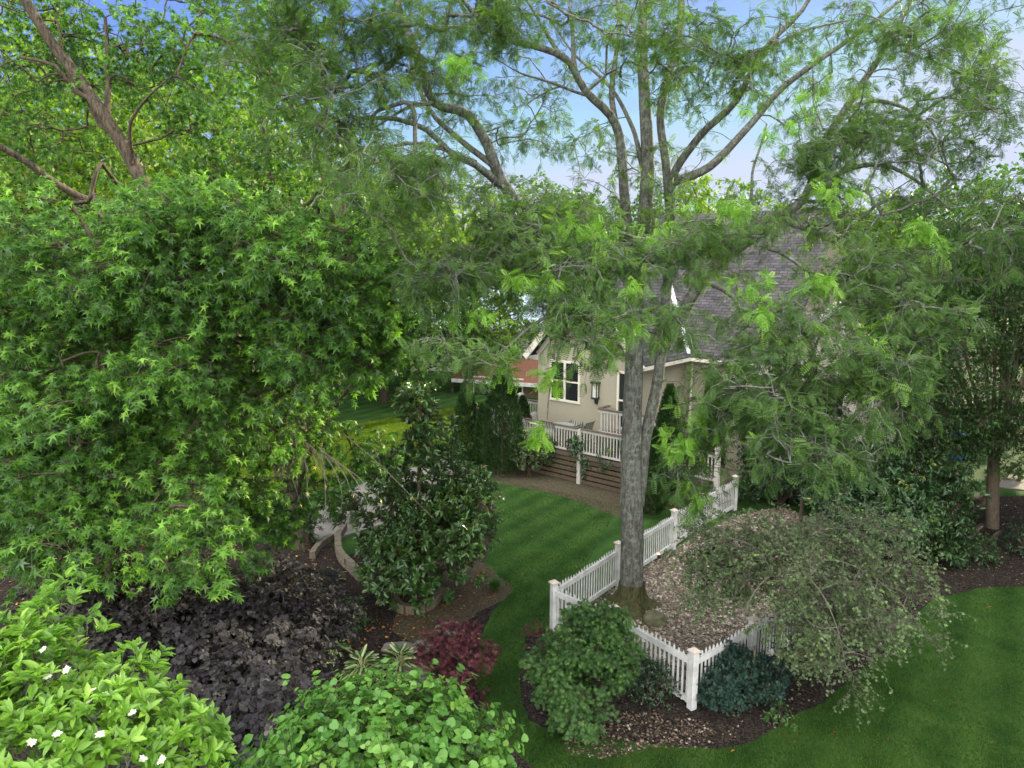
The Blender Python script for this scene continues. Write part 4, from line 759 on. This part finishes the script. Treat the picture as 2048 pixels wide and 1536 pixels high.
# southern magnolia
bmg=G(838,1195); c=catmull([bmg,P(838,1000,bmg[1]),P(842,790,bmg[1])],.2)
shrub('magnolia_tree','glossy dark green magnolia beside the curved stone edging','tree',bmg,[(840,1125,bmg[1]-.2,125,85,1.2,120),(880,1040,bmg[1]-.1,115,75,1.3,105),(790,1090,bmg[1],70,60,1.,44),(840,970,bmg[1],105,65,1.1,66),(935,985,bmg[1],55,40,.6,24),(765,960,bmg[1]+.1,60,40,.7,18),(860,890,bmg[1],60,50,.8,34),(720,1030,bmg[1]+.2,50,30,.5,12),(835,820,bmg[1],35,45,.5,20),(930,1080,bmg[1]-.2,60,50,.8,30)],'L_magn','ell',101,trunk=[(c,np.linspace(.09,.03,len(c)))],bark='B_grey',gap=-.6,fol=dict(K=5,L=.24,droop=-.1,per=9,size=.155,down=.0,fwd=.7,tw=.6,up=.6,nj=.35,t0=.55,upb=.3))
# arborvitae
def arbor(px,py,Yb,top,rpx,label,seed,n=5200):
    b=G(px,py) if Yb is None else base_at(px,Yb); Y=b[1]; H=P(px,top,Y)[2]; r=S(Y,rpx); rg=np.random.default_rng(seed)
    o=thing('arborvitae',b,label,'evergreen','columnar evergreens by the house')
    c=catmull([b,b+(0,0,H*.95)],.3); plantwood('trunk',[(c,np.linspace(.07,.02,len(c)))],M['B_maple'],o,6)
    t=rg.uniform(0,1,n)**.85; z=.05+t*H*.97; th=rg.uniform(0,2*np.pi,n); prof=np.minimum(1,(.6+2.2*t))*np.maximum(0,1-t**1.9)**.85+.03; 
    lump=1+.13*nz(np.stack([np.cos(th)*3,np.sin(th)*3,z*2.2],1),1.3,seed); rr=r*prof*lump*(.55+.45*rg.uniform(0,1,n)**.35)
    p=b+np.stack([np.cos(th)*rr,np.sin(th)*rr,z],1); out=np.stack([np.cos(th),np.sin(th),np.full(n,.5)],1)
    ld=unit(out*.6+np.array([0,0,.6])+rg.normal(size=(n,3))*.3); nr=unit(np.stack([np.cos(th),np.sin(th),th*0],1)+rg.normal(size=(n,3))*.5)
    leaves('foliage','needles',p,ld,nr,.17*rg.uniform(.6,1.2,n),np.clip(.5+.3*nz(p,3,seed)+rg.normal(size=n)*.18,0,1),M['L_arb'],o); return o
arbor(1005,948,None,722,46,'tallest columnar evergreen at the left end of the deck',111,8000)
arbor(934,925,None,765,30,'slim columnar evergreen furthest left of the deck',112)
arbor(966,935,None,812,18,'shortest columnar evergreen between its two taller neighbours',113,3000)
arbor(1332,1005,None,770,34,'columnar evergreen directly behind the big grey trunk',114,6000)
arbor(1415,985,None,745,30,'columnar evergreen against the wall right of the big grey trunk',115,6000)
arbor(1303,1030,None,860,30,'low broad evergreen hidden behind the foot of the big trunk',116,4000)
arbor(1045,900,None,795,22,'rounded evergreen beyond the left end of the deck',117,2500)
# deck shrubs
for i,(px,py,top,rp,l) in enumerate(((1060,955,845,38,'grey-green shrub at the left end of the deck boards'),(1110,948,850,22,'thin young shrub against the front of the deck'),(1168,965,845,26,'upright leafy shrub at the middle of the deck front'),(1228,975,880,28,'upright shrub left of the big grey trunk by the deck'))):
    b=G(px,py); Y=b[1]; shrub('deck_shrub',l,'shrub',b,[(px,(top+py-18)/2,Y,rp,(py-top)/2*.8,.45,44 if rp>25 else 26)],'L_weep' if i==0 else 'L_shrub','ell',120+i,nst=3,fol=dict(K=5,L=.27,per=9,size=.12,fwd=.4,down=.3,droop=.2),group='shrubs in front of the deck')
# purple redbuds
bp_=G(330,1480); shrub('purple_redbud_tree','wide dusky purple shrub with rounded leaves behind the lime shrub','shrub',bp_,[(330,1250,9.6,230,90,1.6,170),(260,1175,10.4,150,50,1.,60),(480,1190,10.2,110,50,.9,50),(480,1350,8.8,170,110,1.4,150),(600,1250,10.4,110,70,1.1,90),(200,1200,10.6,160,60,1.2,60),(430,1430,8.2,180,90,1.2,110),(300,1380,8.6,160,90,1.2,90),(560,1440,7.8,110,80,.9,60)],'L_purple','round',131,gap=-.4,gs=2.5,shell=.6,nst=9,stem=.05,fol=dict(K=7,L=.34,per=12,size=.055,sj=.4,fwd=.2,down=.45,droop=.3,up=1.3,nj=.4))
bp2=G(610,1235); shrub('dark_laceleaf_maple','low dark purple-black mounded maple below the dark trunk','shrub',bp2,[(600,1190,bp2[1],85,48,.9,120)],'L_purple','lace',132,gap=-2,nst=4,fol=dict(K=6,L=.25,per=9,size=.11,fwd=.2,down=.8,droop=.7))
# lime flowering shrub bottom left (close)
bb=np.array([-3.2,4.6,0]); lb,_,_=shrub('sweetbay_shrub','bright lime green shrub with white flowers in the bottom left corner','shrub',bb,[(90,1330,4.9,105,60,.5,26),(60,1430,4.6,140,80,.6,38),(200,1440,4.6,110,60,.5,26),(350,1500,4.5,60,45,.35,14),(130,1530,4.3,200,60,.5,40),(395,1520,4.5,30,40,.25,7),(125,1225,5.1,30,25,.2,5),(15,1310,4.8,60,50,.4,11),(290,1460,4.6,60,40,.4,9),(260,1370,4.8,26,20,.2,3)],'L_bay','ell',141,gap=-3,shell=.5,nst=8,stem=.02,bark='B_pale',fol=dict(K=4,L=.2,per=9,size=.092,fwd=.6,down=-.1,droop=-.3,up=.9,nj=.3,t0=.72,upb=.5,tw=.6,sj=.3))
def flowers(name,pts,parent,r=.05,n=9,seed=1):
    rg=np.random.default_rng(seed); p=np.repeat(pts,n,0); an=np.tile(np.arange(n)*2*np.pi/n,len(pts))+rg.normal(size=len(p))*.2; ax=np.repeat(unit(rg.normal(size=pts.shape)*.35+(0,-.35,1)),n,0)
    x=unit(np.cross(ax,(0.,1.,.2)));y=np.cross(ax,x); d=x*np.cos(an)[:,None]+y*np.sin(an)[:,None]
    return leaves(name,'ellw',p,d+ax*.5,ax-d*.3,r*rg.uniform(.8,1.2,len(p)),rg.uniform(size=len(p)),M['L_petal'],parent)
fl=[(88,1300),(96,1355),(185,1382),(210,1390),(115,1470),(62,1485),(200,1470),(265,1428),(285,1520),(325,1520),(135,1340),(180,1405)]
for i,(x,y) in enumerate(fl): flowers('flower',np.array([P(x,y,4.05 if y>1400 else 4.45)]),lb,.032,9,i)
# round leaved shrub bottom centre (close)
bb=np.array([-.9,5.2,0]); shrub('round_leaf_shrub','fresh green shrub with round leaves at the bottom centre edge','shrub',bb,[(770,1450,5.2,125,58,.6,60),(660,1480,4.9,110,50,.5,42),(860,1480,5,110,60,.6,52),(955,1525,4.8,50,40,.4,18),(740,1550,4.6,220,55,.6,74),(560,1530,4.7,60,30,.3,10)],'L_round','round',151,gap=-3,shell=.5,nst=8,stem=.02,bark='B_dark',fol=dict(K=5,L=.26,per=7,size=.056,fwd=.3,down=.15,droop=.1,up=1.1,nj=.55,t0=.2,sj=.35))
# crimson lace maple
br_=G(915,1395); shrub('crimson_laceleaf_maple','small crimson laceleaf maple beside flat stones on the lawn edge','shrub',br_,[(905,1275,br_[1],58,20,.45,40),(870,1310,br_[1]-.1,36,14,.4,20),(955,1305,br_[1],38,18,.35,24),(905,1340,br_[1]-.1,50,14,.4,22),(890,1380,br_[1]-.2,62,22,.45,34),(935,1400,br_[1]-.2,40,20,.4,16)],'L_red','lace',161,gap=-.9,gs=4,nst=3,stem=.025,fol=dict(K=5,L=.18,per=8,size=.06,fwd=.3,down=.5,droop=.4,nj=.7))
br2=G(1065,1275); shrub('bronze_groundcover','tiny bronze leaved plant by the fence corner post','plant',br2,[(1068,1258,br2[1],20,16,.2,12)],'L_red','ell',162,gap=-2,nst=2,stem=.008,fol=dict(K=3,L=.1,per=6,size=.05))
# green lace maple
bg_=G(1165,1455); shrub('green_laceleaf_maple','dense round green cutleaf maple in front of the picket fence','shrub',bg_,[(1165,1355,bg_[1],98,98,.95,300),(1185,1270,bg_[1]+.1,75,45,.7,110),(1240,1300,bg_[1]+.1,45,50,.5,55),(1105,1315,bg_[1],45,50,.5,50),(1215,1235,bg_[1]+.1,45,18,.4,20),(1170,1225,bg_[1]+.1,20,14,.3,6)],'L_jap','lace',171,gap=-.45,gs=3.2,shell=.3,nst=4,stem=.035,fol=dict(K=7,L=.19,per=11,size=.058,fwd=.3,down=.75,droop=.6,up=1.1,nj=.5))
# shrubs along the fence foot
bs=G(1310,1395); shrub('mottled_shrub','small dark leafy shrub below the near picket fence','shrub',bs,[(1305,1360,bs[1],52,40,.5,90)],'L_dark','ell',172,gap=-1,nst=4,fol=dict(K=4,L=.16,per=8,size=.055))
bs=G(1440,1405); shrub('yew_shrub','dark blue-green needled shrub right of the fence corner post','shrub',bs,[(1445,1365,bs[1],50,42,.55,120),(1515,1360,bs[1]+.1,50,42,.5,90),(1475,1330,bs[1]+.1,44,28,.4,50),(1550,1330,bs[1]+.2,30,30,.3,24)],'L_yew','needle',173,gap=-.6,gs=4,nst=5,fol=dict(K=6,L=.2,per=8,size=.075,nj=.7,fwd=.5,down=-.1,droop=-.1))
# weeping tree
bw=G(1558,1400); YW=bw[1]; cw=limb([(1558,1400,YW),(1556,1300,YW),(1560,1200,YW),(1575,1130,YW+.1)],.045,.03,.15)
wl=[cw]+[limb([(1565,1170,YW)]+list(q),0.013,.004,.15,wob=.03) for q in (
 [(1500,1090,YW+.2),(1420,1080,YW+.4),(1350,1120,YW+.5)],[(1530,1080,YW+.6),(1450,1040,YW+1.4),(1380,1060,YW+2)],[(1620,1070,YW+.4),(1700,1060,YW+.8),(1800,1110,YW+1),(1860,1180,YW+1)],[(1640,1120,YW),(1740,1150,YW-.1),(1830,1240,YW-.1)],[(1600,1140,YW-.4),(1660,1220,YW-.9),(1690,1330,YW-1)],[(1540,1150,YW-.5),(1500,1200,YW-1),(1470,1270,YW-1.1)],[(1600,1050,YW+1),(1680,1030,YW+1.8)])]
shrub('weeping_tree','sparse grey-green weeping tree on a thin pale trunk by the lawn','tree',bw,[(1600,1110,YW+.3,180,60,1.4,110),(1440,1090,YW+.8,120,60,.9,70),(1770,1150,YW+.5,130,55,1,60),(1640,1210,YW-.2,170,60,1.1,74),(1500,1170,YW,120,50,.8,50),(1620,1250,YW-.3,80,45,.7,34),(1800,1250,YW-.1,110,45,.7,30),(1660,1300,YW-.5,110,45,.7,30),(1690,1390,YW-.8,60,40,.4,12),(1380,1170,YW+.3,60,40,.6,10),(1700,1050,YW+1,120,40,.8,30)],'L_weep','diaw',181,bark='B_pale',gap=-.2,gs=2.6,shell=.6,trunk=wl,fol=dict(K=5,L=.5,droop=.35,per=13,size=.05,fwd=.4,down=.2,nj=.6,tw=.8),outw=.4)
rgx=np.random.default_rng(4); sk=thing('support_stake',G(1503,1405),'thin wooden stake among the needled shrub by the weeping tree','stake'); m=MB(); a=G(1503,1405); m.tube([a,a+(0,0,1.05)],.022,7); m.build('pole',M['B_grey'],sk)
for (px,py,h,l) in ((1598,1085,1.3,'short brown stake behind the weeping tree'),):
    a=G(px,py); sk=thing('support_stake',a,l,'stake'); m=MB(); m.tube([a,a+(0,0,h)],.05,8); m.build('pole',M['B_maple'],sk)
# right-hand shrubs
bs=G(1790,1110); shrub('viburnum_shrub','large leathery-leaved shrub with yellowing leaves left of the spreading tree','shrub',bs,[(1760,1020,bs[1],120,75,1.4,150),(1850,980,bs[1]+.6,90,75,1.2,110),(1700,960,bs[1]+1,110,60,1.2,90),(1870,1070,bs[1]-.2,70,50,.8,50),(1780,900,bs[1]+1.6,110,50,1,60)],'L_shrub','ell',191,gap=-.9,nst=7,stem=.04,fol=dict(K=5,L=.32,per=9,size=.14,fwd=.5,down=.45,droop=.2))
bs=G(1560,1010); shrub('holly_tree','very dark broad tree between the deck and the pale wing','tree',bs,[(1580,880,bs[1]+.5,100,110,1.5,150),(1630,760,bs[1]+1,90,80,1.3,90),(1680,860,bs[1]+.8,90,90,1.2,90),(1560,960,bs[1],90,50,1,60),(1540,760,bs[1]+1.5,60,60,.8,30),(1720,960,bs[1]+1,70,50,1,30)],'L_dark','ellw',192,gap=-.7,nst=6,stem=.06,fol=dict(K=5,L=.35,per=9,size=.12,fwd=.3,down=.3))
bs=G(1950,1120); shrub('low_shrub','low dark green shrub in the mulch by the right lawn','shrub',bs,[(1945,1095,bs[1],60,32,.6,60)],'L_shrub','ell',193,gap=-1,nst=4,fol=dict(K=4,L=.18,per=8,size=.07))
bs=G(2045,1110); shrub('low_shrub','low dark shrub cut off by the right edge','shrub',bs,[(2050,1080,bs[1],30,36,.4,40)],'L_dark','ell',194,gap=-1,nst=4,fol=dict(K=4,L=.18,per=8,size=.07))
bs=G(2010,960); shrub('low_shrub','pale variegated plant at the edge of the concrete drive','plant',bs,[(2015,950,bs[1],40,12,.4,24)],'L_weep','ell',195,gap=-2,nst=3,stem=.01,fol=dict(K=3,L=.14,per=7,size=.12))
# hornbeam: trunk with a fan of straight branches
bh=G(1985,1055); YH=bh[1]; hl=[limb([(1984,1062,YH),(1985,1000,YH),(1987,930,YH),(1990,880,YH)],.19,.15,.2)]
rg=np.random.default_rng(77)
for i in range(22):
    tx=1700+ (2230-1700)*i/21+rg.normal()*12; ty=430+abs(tx-1970)*.55+rg.normal()*30; hl.append(limb([(1988+rg.normal()*3,905+rg.normal()*22,YH),(1988+(tx-1988)*.33,780+(ty-430)*.3,YH+rg.normal()*.5),(tx,ty,YH+rg.normal()*1.6)],.055,.012,.3,wob=.03))
hq=blobpts([(1960,540,YH,190,190,2.4,430),(1820,620,YH-.3,150,130,1.8,230),(1860,760,YH-.6,170,90,1.6,210),(2060,700,YH,160,200,2,230),(2010,860,YH-.8,120,70,1.2,100),(1790,720,YH-.8,110,60,1,80),(1880,830,YH-1,110,60,1,90),(1915,885,YH-1,50,50,.6,50),(1800,600,YH-1,120,110,1.2,90)],-.5,1.2,78,.7)
# foliage gathers in flat layers
hq[:,2]=hq[:,2]*.35+.65*np.round(hq[:,2]/.75)*.75
tree('hornbeam_tree','spreading dark tree with fanned straight branches at the right edge','tree',bh,hl,hq,M['B_grey'],M['L_horn'],'ell',79,rtip=.004,fol=dict(K=6,L=.5,droop=.15,per=9,size=.095,fwd=.7,down=.15,up=2,nj=.25,tw=.8),trunk_k=10)
# hosta and grasses
def rosette(name,px,py,n,size,leaf,tm,label,cat,seed,spread=.5,lay=5,mid=False,hmul=1.):
    b=G(px,py); o=thing(name,b,label,cat); rg=np.random.default_rng(seed); an=rg.uniform(0,6.28,n); t=rg.uniform(0,1,n)**.7
    r=spread*t*.55; p=b+np.stack([np.cos(an)*r,np.sin(an)*r,.10+.30*hmul*(1-t)],1); ld=np.stack([np.cos(an)*(.25+t),np.sin(an)*(.25+t),.55-.75*t],1); nr=np.stack([-np.cos(an)*.3,-np.sin(an)*.3,np.ones(n)],1)+rg.normal(size=(n,3))*.2
    leaves('leaves',tm,p,ld,nr,size*rg.uniform(.7,1.2,n),rg.uniform(size=n),M[leaf],o,mid)
    st=[np.array([b,(b+q)/2+(0,0,.05),q]) for q in p]; V,F=tubes(st,[np.full(3,.006)]*len(st),4); mobj('stems',V,F,M['L_hosta'],o); return o
rosette('hosta',800,1345,90,.26,'L_hosta','hosta','cream-striped hosta nearest the flat stones','plant',201,.6,mid=True)
rosette('hosta',725,1352,60,.24,'L_hosta','hosta','cream-striped hosta just above the round-leaved shrub','plant',202,.5,mid=True)
rosette('hosta',672,1310,46,.22,'L_hosta','hosta','small cream-striped hosta at the edge of the purple shrub','plant',203,.4,mid=True)
rosette('hosta',672,1165,30,.14,'L_weep','ell','small silvery variegated plant by the stone edging','plant',204,.3)
def tuft(px,py,n,h,label,seed):
    b=G(px,py); o=thing('ornamental_grass',b,label,'plant'); rg=np.random.default_rng(seed); an=rg.uniform(0,6.28,n); sp_=rg.uniform(.05,.9,n); hs=h*rg.uniform(.6,1.1,n); k=5; V=[];t=np.linspace(0,1,k)
    d=np.stack([np.cos(an),np.sin(an)],1); pos=b[None,None,:]+np.concatenate([d[:,None,:]*(sp_*hs)[:,None,None]*(t**1.5)[None,:,None],(hs[:,None]*(t-.45*sp_[:,None]*t**3))[:,:,None]],2)
    s=np.concatenate([np.stack([-d[:,1],d[:,0]],1),np.zeros((n,1))],1)[:,None,:]*(.009*(1-t)**.6)[None,:,None]; V=np.stack([pos-s,pos+s],2).reshape(-1,3)
    F=np.array([(2*i,2*i+1,2*i+3,2*i+2) for i in range(k-1)]); F=(F[None]+(np.arange(n)*2*k)[:,None,None]).reshape(-1,4); mobj('blades',V,F,M['L_jap'],o,attrs={'rnd':np.repeat(rg.uniform(0,1,n),2*k)})
tuft(990,1185,420,.42,'fine green grass tuft on the edge of the lawn',211)
# small plants
for i,(px,py,rx,ry,l,lf,tm) in enumerate(((700,1230,32,30,'small yellow-green shrub in the dark mulch','L_shrub','ell'),(620,1060,26,40,'small green shrub beside the dark maple trunk','L_shrub','ell'),(690,1020,40,34,'small bush at the front of the concrete patio','L_dark','ell'),(1470,985,26,22,'dark shrub at the deck end of the picket fence','L_dark','ell'),(1560,1435,40,20,'small light green plants at the edge of the right lawn','L_jap','ell'))):
    b=G(px,py+ry*.8); shrub('small_shrub',l,'shrub',b,[(px,py,b[1],rx,ry,S(b[1],rx),40 if i<4 else 14)],lf,tm,220+i,gap=-1,nst=3,stem=.012,fol=dict(K=4,L=.14,per=8,size=.065))
